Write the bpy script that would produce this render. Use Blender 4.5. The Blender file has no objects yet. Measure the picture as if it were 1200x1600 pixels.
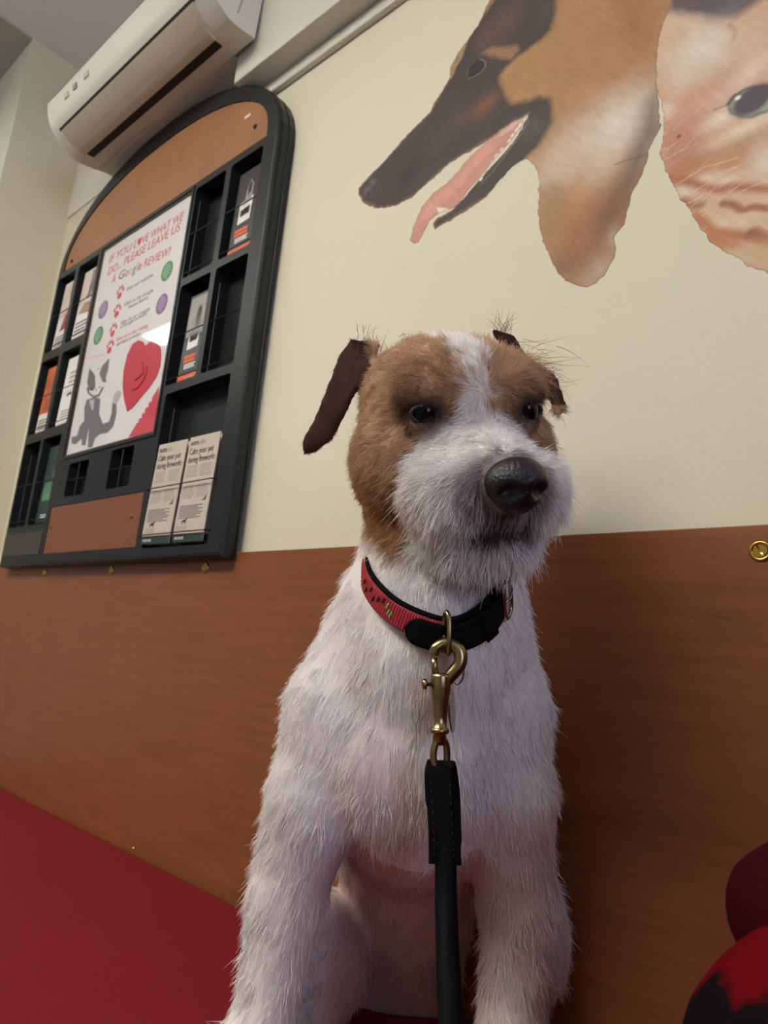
import bpy, bmesh, math, random
import numpy as np
from mathutils import Vector, Matrix
from mathutils.geometry import tessellate_polygon
random.seed(7); rng = np.random.default_rng(11)
S = bpy.context.scene; C = S.collection
PI = math.pi

# ---------------------------------------------------------------- camera (metres; back wall at y=0.6, bench top z=0.45)
YAW, PITCH, ROLL = -0.72434, 0.20703, 0.08613
cy, sy, cp, sp = math.cos(YAW), math.sin(YAW), math.cos(PITCH), math.sin(PITCH)
fwd = Vector((sy*cp, cy*cp, sp)); rgt = Vector((cy, -sy, 0)); up = rgt.cross(fwd)
cr, sr = math.cos(ROLL), math.sin(ROLL)
R_, U_ = cr*rgt + sr*up, -sr*rgt + cr*up
cam_d = bpy.data.cameras.new('camera'); cam = bpy.data.objects.new('camera', cam_d); C.objects.link(cam)
cam.matrix_world = Matrix(((R_.x, U_.x, -fwd.x, 0), (R_.y, U_.y, -fwd.y, 0), (R_.z, U_.z, -fwd.z, 0.762), (0, 0, 0, 1)))
cam_d.sensor_fit = 'HORIZONTAL'; cam_d.sensor_width = 36; cam_d.lens = 1051.92/1200*36; cam_d.clip_start = 0.01
cam_d.dof.use_dof = True; cam_d.dof.focus_distance = 0.50; cam_d.dof.aperture_fstop = 16
S.camera = cam
S.view_settings.view_transform = 'Standard'; S.view_settings.look = 'None'
S.view_settings.gamma = 1; S.view_settings.use_curve_mapping = False
S.view_settings.exposure = 0.0

# ---------------------------------------------------------------- light
world = bpy.data.worlds.new('world'); S.world = world; world.use_nodes = True
world.node_tree.nodes['Background'].inputs[0].default_value = (0.90, 0.91, 1.0, 1)
world.node_tree.nodes['Background'].inputs[1].default_value = 0.3
def area(name, loc, aim, sx, sy_, power, col):
    l = bpy.data.lights.new(name, 'AREA'); l.shape = 'RECTANGLE'; l.size = sx; l.size_y = sy_; l.energy = power; l.color = col
    o = bpy.data.objects.new(name, l); C.objects.link(o); o.location = loc
    o.rotation_euler = (Vector(aim)-Vector(loc)).to_track_quat('-Z', 'Y').to_euler()
    return o
area('ceiling_lamp_light', (-0.8, -0.9, 2.055), (-0.8, -0.9, 0), 1.3, 0.3, 12, (1.0, 0.96, 0.86))  # downward fill of the added hanging lamp
area('ceiling_lamp_uplight', (-0.8, -0.9, 2.115), (-0.8, -0.9, 3), 1.3, 0.3, 26, (1.0, 0.97, 0.90))  # upward fill added to brighten the ceiling
area('far_ceiling_lamp_light', (-2.4, -0.42, 2.19), (-2.4, -0.42, 0), 1.2, 0.10, 5.5, (1.0, 0.96, 0.88))
area('daylight', (2.36, -0.9, 1.45), (0.0, -0.4, 1.0), 1.3, 1.1, 21, (0.60, 0.66, 1.0))  # cool fill added for the lavender side of the dog

# ---------------------------------------------------------------- materials
def L(r, g, b):
    f = lambda c: (c/255/12.92) if c/255 <= 0.04045 else ((c/255+0.055)/1.055)**2.4
    return (f(r), f(g), f(b), 1)
def mat(name, col, rough=0.6, metal=0, noise=0, nscale=8, bump=0, bscale=60, coat=0, stretch=(1, 1, 1), spec=0.5, sheen=0):
    m = bpy.data.materials.new(name); m.use_nodes = True; N = m.node_tree.nodes; K = m.node_tree.links
    b = N['Principled BSDF']; b.inputs['Base Color'].default_value = col; b.inputs['Roughness'].default_value = rough
    b.inputs['Metallic'].default_value = metal; b.inputs['Coat Weight'].default_value = coat
    b.inputs['Coat Roughness'].default_value = 0.12; b.inputs['Specular IOR Level'].default_value = spec
    if sheen: b.inputs['Sheen Weight'].default_value = sheen
    if noise or bump:
        tc = N.new('ShaderNodeTexCoord'); mp = N.new('ShaderNodeMapping'); mp.inputs['Scale'].default_value = stretch
        K.new(tc.outputs['Object'], mp.inputs[0])
    if noise:
        n = N.new('ShaderNodeTexNoise'); n.inputs['Scale'].default_value = nscale; n.inputs['Detail'].default_value = 6
        K.new(mp.outputs[0], n.inputs['Vector'])
        r = N.new('ShaderNodeValToRGB'); r.color_ramp.elements[0].position = 0.3; r.color_ramp.elements[1].position = 0.7
        r.color_ramp.elements[0].color = tuple(c*(1-noise) for c in col[:3])+(1,)
        r.color_ramp.elements[1].color = tuple(min(1, c*(1+noise)) for c in col[:3])+(1,)
        K.new(n.outputs['Fac'], r.inputs[0]); K.new(r.outputs[0], b.inputs['Base Color'])
    if bump:
        n2 = N.new('ShaderNodeTexNoise'); n2.inputs['Scale'].default_value = bscale; n2.inputs['Detail'].default_value = 5
        K.new(mp.outputs[0], n2.inputs['Vector'])
        bp = N.new('ShaderNodeBump'); bp.inputs['Strength'].default_value = bump; bp.inputs['Distance'].default_value = 0.002
        K.new(n2.outputs['Fac'], bp.inputs['Height']); K.new(bp.outputs[0], b.inputs['Normal'])
    return m
def attr_mat(name, attr, rough=0.6, coat=0, bump=0, alpha=None, spec=0.5):
    m = mat(name, (0.5, 0.5, 0.5, 1), rough, bump=bump, bscale=140, coat=coat, spec=spec); N = m.node_tree.nodes; K = m.node_tree.links
    a = N.new('ShaderNodeAttribute'); a.attribute_name = attr
    K.new(a.outputs['Color'], N['Principled BSDF'].inputs['Base Color'])
    if alpha: K.new(a.outputs['Alpha'], N['Principled BSDF'].inputs['Alpha'])
    return m
M = {}
M['wall'] = mat('wall_paint', L(218, 212, 188), 0.75, noise=0.02, nscale=3, bump=0.25, bscale=90)
M['wall_white'] = mat('white_wall_paint', L(222, 216, 208), 0.7, noise=0.03, nscale=5, bump=0.2)
M['wall_green'] = mat('pale_green_wall_paint', L(216, 219, 200), 0.75, noise=0.02, nscale=5, bump=0.2)
M['ceiling'] = mat('ceiling_paint', L(240, 239, 238), 0.85, noise=0.02, nscale=4, bump=0.2, bscale=40)
M['ceiling_grey'] = mat('grey_ceiling_paint', L(180, 178, 168), 0.85, noise=0.02, nscale=4, bump=0.1)  # ceiling darkened in colour to stand for shade beyond the wall step
M['trim'] = mat('trim_gloss_paint', L(214, 210, 196), 0.5, noise=0.02, nscale=6, bump=0.05)
M['ac'] = mat('aircon_plastic', L(226, 224, 212), 0.42, noise=0.015, nscale=7)
M['ac_flap'] = mat('aircon_flap_plastic', L(206, 196, 178), 0.45, noise=0.05, nscale=9)
M['ac_dark'] = mat('aircon_slot', L(38, 30, 28), 0.7)
M['ac_grey'] = mat('aircon_grey_print', L(150, 150, 142), 0.5)
M['frame'] = mat('board_black_wood', L(27, 30, 29), 0.42, spec=0.35, noise=0.12, nscale=20, bump=0.1, bscale=60)
M['frame_in'] = mat('pocket_lining', L(24, 28, 27), 0.5, spec=0.3, noise=0.15, nscale=12)
M['cork'] = mat('cork_orange', L(154, 104, 64), 0.55, noise=0.10, nscale=14, bump=0.15, bscale=200)
M['brownpanel'] = mat('brown_board', L(126, 74, 46), 0.45, noise=0.07, nscale=12, bump=0.05)
M['wire'] = mat('black_wire', L(16, 16, 18), 0.35, metal=0.3)
M['greyplate'] = mat('grey_plate', L(60, 60, 56), 0.5, noise=0.1, nscale=30, stretch=(1, 1, 8))
M['brass'] = mat('screw_brass', L(200, 165, 85), 0.25, metal=1)
M['brass_dark'] = mat('antique_brass', L(150, 132, 96), 0.26, metal=1, noise=0.12, nscale=90)
M['steel'] = mat('dull_steel', L(170, 160, 150), 0.25, metal=1)
M['hole'] = mat('dark_hole', L(30, 16, 10), 0.9)
M['bench'] = mat('red_vinyl', L(122, 17, 30), 0.5, noise=0.06, nscale=160, bump=0.12, bscale=500, spec=0.35)
M['bench_base'] = mat('bench_wood', L(105, 60, 35), 0.5, noise=0.1, nscale=12, stretch=(1, 1, 8))
M['floor'] = mat('floor_vinyl', L(120, 112, 104), 0.5, noise=0.08, nscale=20)
M['paper'] = mat('paper_white', L(232, 228, 226), 0.5, noise=0.01)
M['paper_pink'] = mat('paper_pink', L(238, 205, 205), 0.5)
M['news'] = mat('newsprint', L(196, 184, 170), 0.6, noise=0.02, nscale=40)
M['ink'] = mat('ink_dark', L(50, 44, 42), 0.6)
M['ink_grey'] = mat('ink_grey', L(120, 116, 114), 0.6)
M['ink_faint'] = mat('ink_faint', L(168, 160, 152), 0.6)
M['ink_red'] = mat('ink_red', L(205, 62, 74), 0.5)
M['ink_blue'] = mat('ink_blue', L(110, 100, 140), 0.5)
M['ink_yellow'] = mat('ink_yellow', L(226, 190, 140), 0.5)
M['ink_green'] = mat('ink_green', L(70, 140, 92), 0.5)
M['ink_green_l'] = mat('ink_pale_green', L(140, 190, 150), 0.5)
M['ink_purple'] = mat('ink_purple', L(135, 105, 150), 0.5)
M['ink_purple_l'] = mat('ink_pale_purple', L(180, 155, 192), 0.5)
M['heart'] = mat('heart_red', L(200, 50, 72), 0.5, noise=0.04)
M['heart_dark'] = mat('heart_deep_red', L(176, 34, 56), 0.5)
M['cat_grey'] = mat('ink_slate', L(112, 110, 112), 0.5, noise=0.06, nscale=40)
M['cat_pale'] = mat('ink_pale_slate', L(190, 184, 184), 0.5)
M['leaf_black'] = mat('leaflet_black', L(58, 54, 54), 0.4, noise=0.2, nscale=14)
M['leaf_grey'] = mat('leaflet_grey', L(150, 148, 142), 0.45, noise=0.25, nscale=18)
M['orange'] = mat('leaflet_orange', L(226, 92, 44), 0.45)
M['leaf_green'] = mat('leaflet_green', L(44, 62, 54), 0.45, noise=0.3, nscale=22)
M['leaf_teal'] = mat('leaflet_bright_green', L(92, 140, 108), 0.45, noise=0.5, nscale=60)
M['photo_red'] = mat('photo_red', L(176, 54, 52), 0.4, noise=0.45, nscale=26)
M['photo_brown'] = mat('photo_brown', L(176, 138, 112), 0.4, noise=0.45, nscale=26)
M['photo_orange'] = mat('photo_orange', L(196, 104, 62), 0.4, noise=0.4, nscale=22)
M['photo_pale'] = mat('photo_pale', L(214, 196, 186), 0.4, noise=0.12, nscale=30)
M['photo_dark'] = mat('photo_dark', L(84, 62, 52), 0.4, noise=0.3, nscale=30)
M['leather'] = mat('black_leather', L(12, 11, 12), 0.58, noise=0.15, nscale=60, bump=0.2, bscale=420, spec=0.06)
M['stitch'] = mat('stitch_thread', L(28, 25, 25), 0.8)
M['nose'] = mat('nose_leather', L(20, 18, 19), 0.34, noise=0.2, nscale=120, bump=0.5, bscale=520)
M['eye'] = mat('eye_dark', L(10, 6, 5), 0.08, spec=0.2)
M['eyelid'] = mat('eyelid_skin', L(34, 25, 23), 0.5)

def wood():
    m = bpy.data.materials.new('varnished_plywood'); m.use_nodes = True; N = m.node_tree.nodes; K = m.node_tree.links; b = N['Principled BSDF']
    tc = N.new('ShaderNodeTexCoord')
    def noise(scale, st, det=6, dist=0):
        mp = N.new('ShaderNodeMapping'); mp.inputs['Scale'].default_value = st; K.new(tc.outputs['Object'], mp.inputs[0])
        n = N.new('ShaderNodeTexNoise'); n.inputs['Scale'].default_value = scale; n.inputs['Detail'].default_value = det; n.inputs['Distortion'].default_value = dist
        K.new(mp.outputs[0], n.inputs['Vector']); return n.outputs['Fac']
    g1 = noise(6, (1.2, 1, 14), 8, 0.4); g2 = noise(40, (1, 1, 12), 4); g3 = noise(2.2, (1, 1, 1.6), 3)
    r = N.new('ShaderNodeValToRGB'); e = r.color_ramp.elements
    e[0].position = 0.25; e[0].color = L(126, 73, 41); e[1].position = 0.75; e[1].color = L(148, 89, 54)
    K.new(g1, r.inputs[0])
    mx = N.new('ShaderNodeMix'); mx.data_type = 'RGBA'; mx.blend_type = 'MULTIPLY'; mx.inputs[0].default_value = 0.30
    r2 = N.new('ShaderNodeValToRGB'); r2.color_ramp.elements[0].position = 0.35; r2.color_ramp.elements[0].color = (0.72, 0.68, 0.64, 1); r2.color_ramp.elements[1].position = 0.6
    K.new(g2, r2.inputs[0]); K.new(r.outputs[0], mx.inputs[6]); K.new(r2.outputs[0], mx.inputs[7])
    mx2 = N.new('ShaderNodeMix'); mx2.data_type = 'RGBA'; mx2.inputs[7].default_value = L(140, 79, 40)
    mr = N.new('ShaderNodeMapRange'); mr.inputs[1].default_value = 0.4; mr.inputs[2].default_value = 0.75; mr.inputs[4].default_value = 0.55
    K.new(g3, mr.inputs[0]); K.new(mr.outputs[0], mx2.inputs[0]); K.new(mx.outputs[2], mx2.inputs[6])
    K.new(mx2.outputs[2], b.inputs['Base Color'])
    b.inputs['Roughness'].default_value = 0.34; b.inputs['Specular IOR Level'].default_value = 0.42
    rm = noise(5, (3, 1, 0.6), 4)
    mr2 = N.new('ShaderNodeMapRange'); mr2.inputs[3].default_value = 0.26; mr2.inputs[4].default_value = 0.5; K.new(rm, mr2.inputs[0]); K.new(mr2.outputs[0], b.inputs['Roughness'])
    bp = N.new('ShaderNodeBump'); bp.inputs['Strength'].default_value = 0.12; bp.inputs['Distance'].default_value = 0.001
    K.new(g2, bp.inputs['Height']); K.new(bp.outputs[0], b.inputs['Normal'])
    return m
M['wood'] = wood()
def glow(name, col, s):
    m = bpy.data.materials.new(name); m.use_nodes = True; b = m.node_tree.nodes['Principled BSDF']
    b.inputs['Base Color'].default_value = col; b.inputs['Emission Color'].default_value = col; b.inputs['Emission Strength'].default_value = s
    return m
M['daypane'] = glow('window_daylight', (0.62, 0.70, 1, 1), 2.5)  # glow of the added, unseen window
M['lamp'] = glow('lamp_diffuser', (1, 0.97, 0.9, 1), 9)
def clear():
    m = bpy.data.materials.new('clear_acrylic'); m.use_nodes = True; N = m.node_tree.nodes; K = m.node_tree.links
    N.remove(N['Principled BSDF']); o = N['Material Output']
    t = N.new('ShaderNodeBsdfTransparent'); g = N.new('ShaderNodeBsdfGlossy'); g.inputs['Roughness'].default_value = 0.03
    f = N.new('ShaderNodeFresnel'); f.inputs['IOR'].default_value = 1.5; x = N.new('ShaderNodeMixShader')
    gm = N.new('ShaderNodeNewGeometry'); sb = N.new('ShaderNodeMath'); sb.operation = 'SUBTRACT'; sb.inputs[0].default_value = 1; K.new(gm.outputs['Backfacing'], sb.inputs[1])
    mu = N.new('ShaderNodeMath'); mu.operation = 'MULTIPLY'; K.new(f.outputs[0], mu.inputs[0]); K.new(sb.outputs[0], mu.inputs[1]); K.new(mu.outputs[0], x.inputs[0]); K.new(t.outputs[0], x.inputs[1]); K.new(g.outputs[0], x.inputs[2]); K.new(x.outputs[0], o.inputs[0])
    return m
M['clear'] = clear()

# ---------------------------------------------------------------- helpers
def link(name, me, m, parent=None, smooth=False):
    if m: me.materials.append(m)
    o = bpy.data.objects.new(name, me); C.objects.link(o)
    if parent: o.parent = parent
    if smooth:
        me.polygons.foreach_set('use_smooth', [True]*len(me.polygons))
    return o
def obj(name, bm, m, parent=None, smooth=False, bevel=0, sub=0):
    bmesh.ops.recalc_face_normals(bm, faces=bm.faces)
    me = bpy.data.meshes.new(name); bm.to_mesh(me); bm.free()
    o = link(name, me, m, parent, smooth)
    if bevel:
        b = o.modifiers.new('bevel', 'BEVEL'); b.width = bevel; b.segments = 2; b.limit_method = 'ANGLE'
    if sub:
        s = o.modifiers.new('sub', 'SUBSURF'); s.levels = s.render_levels = sub
    return o
def tag(o, label=None, cat=None, group=None, kind=None):
    for k, v in (('label', label), ('category', cat), ('group', group), ('kind', kind)):
        if v: o[k] = v
    return o
def empty(name, loc, label, cat, group=None, rz=0):
    o = bpy.data.objects.new(name, None); C.objects.link(o); o.location = loc; o.rotation_euler = (0, 0, rz); o.empty_display_size = 0.02
    return tag(o, label, cat, group)
def add_box(bm, x0, x1, y0, y1, z0, z1, mtx=None):
    v = [bm.verts.new((x, y, z)) for x in (x0, x1) for y in (y0, y1) for z in (z0, z1)]
    for f in ((0, 1, 3, 2), (4, 6, 7, 5), (0, 4, 5, 1), (2, 3, 7, 6), (0, 2, 6, 4), (1, 5, 7, 3)): bm.faces.new([v[i] for i in f])
    if mtx: bmesh.ops.transform(bm, matrix=mtx, verts=v)
    return v
def box(name, m, x0, x1, y0, y1, z0, z1, parent=None, bevel=0):
    bm = bmesh.new(); add_box(bm, x0, x1, y0, y1, z0, z1); return obj(name, bm, m, parent, bevel=bevel)
def prism(bm, pts, y0, y1):
    """closed outline (x, z) extruded along y; y0 is the front (towards the room)"""
    n = len(pts)
    a = [bm.verts.new((p[0], y0, p[1])) for p in pts]; b = [bm.verts.new((p[0], y1, p[1])) for p in pts]
    for t in tessellate_polygon([[Vector((p[0], p[1], 0)) for p in pts]]):
        try: bm.faces.new([a[i] for i in t]); bm.faces.new([b[i] for i in reversed(t)])
        except ValueError: pass
    for i in range(n):
        j = (i+1) % n
        bm.faces.new((a[i], a[j], b[j], b[i]))
def plate_holes(bm, outer, holes, y0, y1, outer_wall=True):
    loops = [outer]+holes; vs = []; vb = []
    for lp in loops:
        vs += [bm.verts.new((p[0], y0, p[1])) for p in lp]; vb += [bm.verts.new((p[0], y1, p[1])) for p in lp]
    for t in tessellate_polygon([[Vector((p[0], p[1], 0)) for p in lp] for lp in loops]):
        try: bm.faces.new([vs[i] for i in t]); bm.faces.new([vb[i] for i in reversed(t)])
        except ValueError: pass
    k = 0
    for li, lp in enumerate(loops):
        n = len(lp)
        if li or outer_wall:
            for i in range(n):
                j = (i+1) % n; bm.faces.new((vs[k+i], vs[k+j], vb[k+j], vb[k+i]))
        k += n
def rect(x0, x1, z0, z1, r=0.0, n=3):
    if r == 0: return [(x0, z0), (x1, z0), (x1, z1), (x0, z1)]
    out = []
    for cx, cz, a in ((x1-r, z0+r, -PI/2), (x1-r, z1-r, 0), (x0+r, z1-r, PI/2), (x0+r, z0+r, PI)):
        for i in range(n+1):
            t = a+i*PI/2/n; out.append((cx+r*math.cos(t), cz+r*math.sin(t)))
    return out
def disc(cx, cz, rx, rz=None, n=20, rot=0):
    rz = rz or rx
    return [(cx+rx*math.cos(2*PI*i/n)*math.cos(rot)-rz*math.sin(2*PI*i/n)*math.sin(rot), cz+rx*math.cos(2*PI*i/n)*math.sin(rot)+rz*math.sin(2*PI*i/n)*math.cos(rot)) for i in range(n)]
def flat(name, m, polys, y0, y1, parent):
    bm = bmesh.new()
    for p in polys: prism(bm, p, y0, y1)
    return obj(name, bm, m, parent)
def tube(bm, pts, rad, seg=10, cap=True, closed=False):
    P = [Vector(p) for p in pts]; n = len(P); rads = rad if isinstance(rad, (list, tuple)) else [rad]*n
    rings = []; prev = None
    for i in range(n):
        if closed: t = P[(i+1) % n]-P[i-1]
        else: t = P[min(i+1, n-1)]-P[max(i-1, 0)]
        t.normalize()
        if prev is None:
            u = t.orthogonal().normalized()
        else:
            u = (prev-t*prev.dot(t)).normalized()
        prev = u; w = t.cross(u)
        rings.append([bm.verts.new(P[i]+(u*math.cos(2*PI*k/seg)+w*math.sin(2*PI*k/seg))*rads[i]) for k in range(seg)])
    m = n if closed else n-1
    for i in range(m):
        a, b = rings[i], rings[(i+1) % n]
        off = 0
        if closed and i == n-1:
            off = min(range(seg), key=lambda s: (a[0].co-b[s].co).length)
        for k in range(seg):
            bm.faces.new((a[k], a[(k+1) % seg], b[(k+1+off) % seg], b[(k+off) % seg]))
    if cap and not closed:
        bm.faces.new(list(reversed(rings[0]))); bm.faces.new(rings[-1])
def spline(pts, n=8, closed=False):
    P = [np.array(p, float) for p in pts]; out = []; m = len(P)
    for i in range(m if closed else m-1):
        g = (lambda k: P[k % m]) if closed else (lambda k: P[max(0, min(m-1, k))])
        a, b, c, d = g(i-1), g(i), g(i+1), g(i+2)
        for k in range(n):
            t = k/n; out.append(tuple(0.5*((2*b)+(-a+c)*t+(2*a-5*b+4*c-d)*t*t+(-a+3*b-3*c+d)*t**3)))
    if not closed: out.append(tuple(P[-1]))
    return out
def lathe(bm, prof, mtx=None, seg=20):
    """profile of (r, z) turned round z"""
    rings = []
    for r, z in prof:
        if r < 1e-6: rings.append([bm.verts.new((0, 0, z))])
        else: rings.append([bm.verts.new((r*math.cos(2*PI*k/seg), r*math.sin(2*PI*k/seg), z)) for k in range(seg)])
    for a, b in zip(rings, rings[1:]):
        for k in range(seg):
            q = [a[k % len(a)], a[(k+1) % len(a)], b[(k+1) % len(b)], b[k % len(b)]]
            q = list(dict.fromkeys(q))
            if len(q) > 2: bm.faces.new(q)
    if mtx:
        bmesh.ops.transform(bm, matrix=mtx, verts=[v for r in rings for v in r])
def text(name, s, size, x, z, y, m, parent, width=None, shear=0, bold=0, depth=0.0003, align='LEFT', rot=0):
    c = bpy.data.curves.new('t', 'FONT'); c.body = s; c.size = size; c.shear = shear; c.offset = bold; c.extrude = depth/2; c.align_x = align; c.resolution_u = 3
    o = bpy.data.objects.new('t', c); C.objects.link(o); bpy.context.view_layer.update()
    me = bpy.data.meshes.new_from_object(o.evaluated_get(bpy.context.evaluated_depsgraph_get()))
    bpy.data.objects.remove(o); bpy.data.curves.remove(c)
    n = len(me.vertices); co = np.empty(n*3); me.vertices.foreach_get('co', co); co = co.reshape(-1, 3)
    if width and n:
        w = co[:, 0].max()-co[:, 0].min(); co[:, 0] = (co[:, 0]-(co[:, 0].min() if align == 'LEFT' else 0))*width/w
    cr_, sr_ = math.cos(rot), math.sin(rot)
    X = co[:, 0]*cr_-co[:, 1]*sr_; Z = co[:, 0]*sr_+co[:, 1]*cr_
    out = np.stack([x+X, y-co[:, 2], z+Z], 1); me.vertices.foreach_set('co', out.ravel()); me.name = name; me.update()
    return link(name, me, m, parent)

# ================================================================ ROOM
def struct(o): o['kind'] = 'structure'; return o
struct(box('floor', M['floor'], -4.2, 2.4, -3.4, 0.8, -0.05, 0))
struct(box('wall_back', M['wall'], -1.728, 2.4, 0.6, 0.75, 0, 2.238))
struct(box('wall_left', M['wall_green'], -4.2, -1.728, 0.43, 0.75, 0, 2.238))
box('plaster_return', M['wall'], -1.729, -1.7265, 0.4305, 0.6, 0.44, 2.237, bpy.data.objects['wall_left'])
struct(box('ceiling', M['ceiling'], -4.2, 2.4, -3.4, 0.8, 2.238, 2.30))
struct(box('trim_1', M['ceiling_grey'], -4.2, -1.729, -3.4, 0.431, 2.232, 2.2385))  # ceiling beyond the step, its shade painted in as grey
# boxed pipe casing under the ceiling, and the small moulding beneath it
struct(box('trim_2', M['trim'], -0.94, 2.4, 0.553, 0.6, 1.743, 2.238, bevel=0.002))
struct(box('trim_3', M['trim'], -0.94, 2.4, 0.589, 0.6005, 1.7185, 1.7432, bevel=0.004))
# white plastered patch behind the air conditioner
struct(box('trim_4', M['wall_white'], -1.7265, -0.95, 0.5965, 0.6, 1.81, 2.23))

# ---------------------------------------------------------------- ceiling lamps
def ceiling_lamp(loc, lx, ly, label):
    t = empty('ceiling_light', (loc[0], loc[1], 2.238), label, 'light')
    bm = bmesh.new(); plate_holes(bm, rect(-lx/2-0.02, lx/2+0.02, -ly/2-0.02, ly/2+0.02), [rect(-lx/2, lx/2, -ly/2, ly/2)], 0, 0.03)
    bmesh.ops.transform(bm, matrix=Matrix.Rotation(PI/2, 4, 'X'), verts=bm.verts)
    o = obj('housing', bm, M['trim'], t); o.location.z = -0.03
    box('diffuser', M['lamp'], -lx/2, lx/2, -ly/2, ly/2, -0.022, -0.004, t)
    return t
ceiling_lamp((-2.4, -0.42), 1.3, 0.11, 'long narrow white ceiling light beyond the wall step')
# added hanging batten, unseen, shining down and up to brighten the ceiling
hl = empty('pendant_light', (-0.8, -0.9, 2.238), 'long white hanging lamp above the room in front of the bench', 'light')
box('housing', M['trim'], -0.68, 0.68, -0.03, 0.03, -0.175, -0.130, hl)
box('diffuser', M['lamp'], -0.66, 0.66, -0.10, 0.10, -0.1815, -0.1755, hl)
for x in (-0.5, 0.5): box('hanger', M['trim'], x-0.004, x+0.004, -0.004, 0.004, -0.13, -0.0005, hl)
struct(box('wall_right', M['wall'], 2.4, 2.5, -3.4, 0.75, 0, 2.238))
struct(box('wall_front', M['wall'], -4.2, 2.4, -3.5, -3.4, 0, 2.238))
w1 = struct(box('window_1', M['trim'], 2.375, 2.3995, -1.6, -0.2, 0.85, 2.05))  # unseen window, added to go with the cool side fill
box('pane', M['daypane'], 2.368, 2.3745, -1.54, -0.26, 0.91, 1.99, w1)

# ---------------------------------------------------------------- wooden back panel with brass screws
wp = empty('wood_panel', (0, 0.6, 0.45), 'orange brown varnished wooden panel on the wall behind the dog', 'panel')
box('board', M['wood'], -1.726, 2.3, -0.010, -0.0005, -0.05, 0.438, wp, bevel=0.0012)
# screw cups with slotted screws
for sx in (-1.436, -1.159, -0.872, -0.122):
    mt = Matrix.Translation((sx, -0.0102, 0.4165)) @ Matrix.Rotation(PI/2, 4, 'X')
    bm = bmesh.new(); lathe(bm, [(0.0, 0.0002), (0.0052, 0.0002), (0.0054, 0.0008), (0.0070, 0.0016), (0.0082, 0.0011), (0.0086, 0)], mt, 24)
    cup = obj('screw_cup', bm, M['brass'], wp, smooth=True)
    bm = bmesh.new()
    for a in (0.5,):
        for s in (-1, 1):
            pts = [(s*(0.0007+0.0046*math.sin(k*PI/8)), -0.0046*math.cos(k*PI/8)) for k in range(9)]
            ca, sa = math.cos(a), math.sin(a)
            pr = [(x*ca-z*sa, x*sa+z*ca) for x, z in pts]
            prism(bm, [(sx+x, 0.4165+z) for x, z in pr], -0.0112, -0.0103)
    obj('screw_head', bm, M['brass'], cup)
for hx, hz in ((-0.345, 0.411), (-0.33, 0.368)):
    bm = bmesh.new(); prism(bm, disc(hx, hz, 0.0009, n=8), -0.0103, -0.0099); obj('nail_hole', bm, M['hole'], wp)

# ---------------------------------------------------------------- bench
bn = empty('bench', (-0.2, 0.35, 0), 'wall bench with a dark red vinyl seat beneath the wooden panel', 'bench')
bm = bmesh.new(); add_box(bm, -1.5, 2.1, -0.25, 0.239, 0.39, 0.45)
obj('seat_cushion', bm, M['bench'], bn, bevel=0.012)
box('base', M['bench_base'], -1.5, 2.1, -0.20, 0.2395, 0.0, 0.389, bn)
bm = bmesh.new(); lathe(bm, [(0.0, 0.0016), (0.0016, 0.0012), (0.0022, 0.0)], Matrix.Translation(Vector((-0.947, 0.586, 0.4548))-Vector((-0.2, 0.35, 0))+Vector((0, 0.0, 0.001))), 10)
obj('upholstery_nail', bm, M['brass'], bn, smooth=True)

# ================================================================ AIR CONDITIONER
ac = empty('air_conditioner', (-1.16, 0.6, 1.80), 'white wall air conditioner under the ceiling above the arched noticeboard', 'air conditioner')
AX0, AX1 = -1.458+1.16, -0.880+1.16
def acp(y, z): return (y-0.6, z-1.80)
prof = [acp(*q) for q in ((0.5995, 1.8035), (0.572, 1.8030), (0.545, 1.797), (0.50, 1.790), (0.478, 1.796), (0.452, 1.812), (0.436, 1.828), (0.427, 1.845), (0.420, 1.868), (0.421, 1.888), (0.440, 1.908), (0.48, 1.935), (0.53, 1.95), (0.552, 1.95))]
def ac_strip(bm, pr, x0, x1, close=True):
    a = [bm.verts.new((x0, y, z)) for y, z in pr]; b = [bm.verts.new((x1, y, z)) for y, z in pr]; n = len(pr)
    for i in range(n if close else n-1): bm.faces.new((a[i], a[(i+1) % n], b[(i+1) % n], b[i]))
    if close: bm.faces.new(a); bm.faces.new(list(reversed(b)))
bm = bmesh.new(); ac_strip(bm, spline(prof[2:], 3), AX0, AX1)
obj('casing', bm, M['ac'], ac)
bm = bmesh.new(); ac_strip(bm, [acp(0.5995, 1.8035), acp(0.572, 1.8030), acp(0.546, 1.7975), acp(0.546, 1.95), acp(0.5995, 1.95)], AX0+0.001, AX1-0.062)
obj('mounting_plate', bm, M['ac'], ac, bevel=0.003)
# thin raised panels laid over the casing: front cover, flap; the slots between them are dark
def skin(p, off=0.0015):
    out = []
    for i, q in enumerate(p):
        a = np.array(p[max(i-1, 0)]); b = np.array(p[min(i+1, len(p)-1)]); t = (b-a)/np.linalg.norm(b-a)
        out.append((q[0]-t[1]*-off*-1, q[1]+t[0]*-off*-1) if False else (q[0]+t[1]*off*-1, q[1]-t[0]*off*-1))
    return out
full = spline(prof[2:], 8)
def seg(z_lo, z_hi, y_max=0.0, lower=True):
    return [q for q in full if z_lo <= q[1] <= z_hi and q[0] < y_max]
i0 = 16; 
def patch(name, m, k0, k1, x0, x1, th=0.0016, base=0.0):
    p = full[k0:k1+1]; o1 = skin(p, th); o0 = skin(p, base-0.0005)
    bm = bmesh.new(); ac_strip(bm, o1+list(reversed(o0)), x0, x1)
    return obj(name, bm, m, ac)
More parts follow.
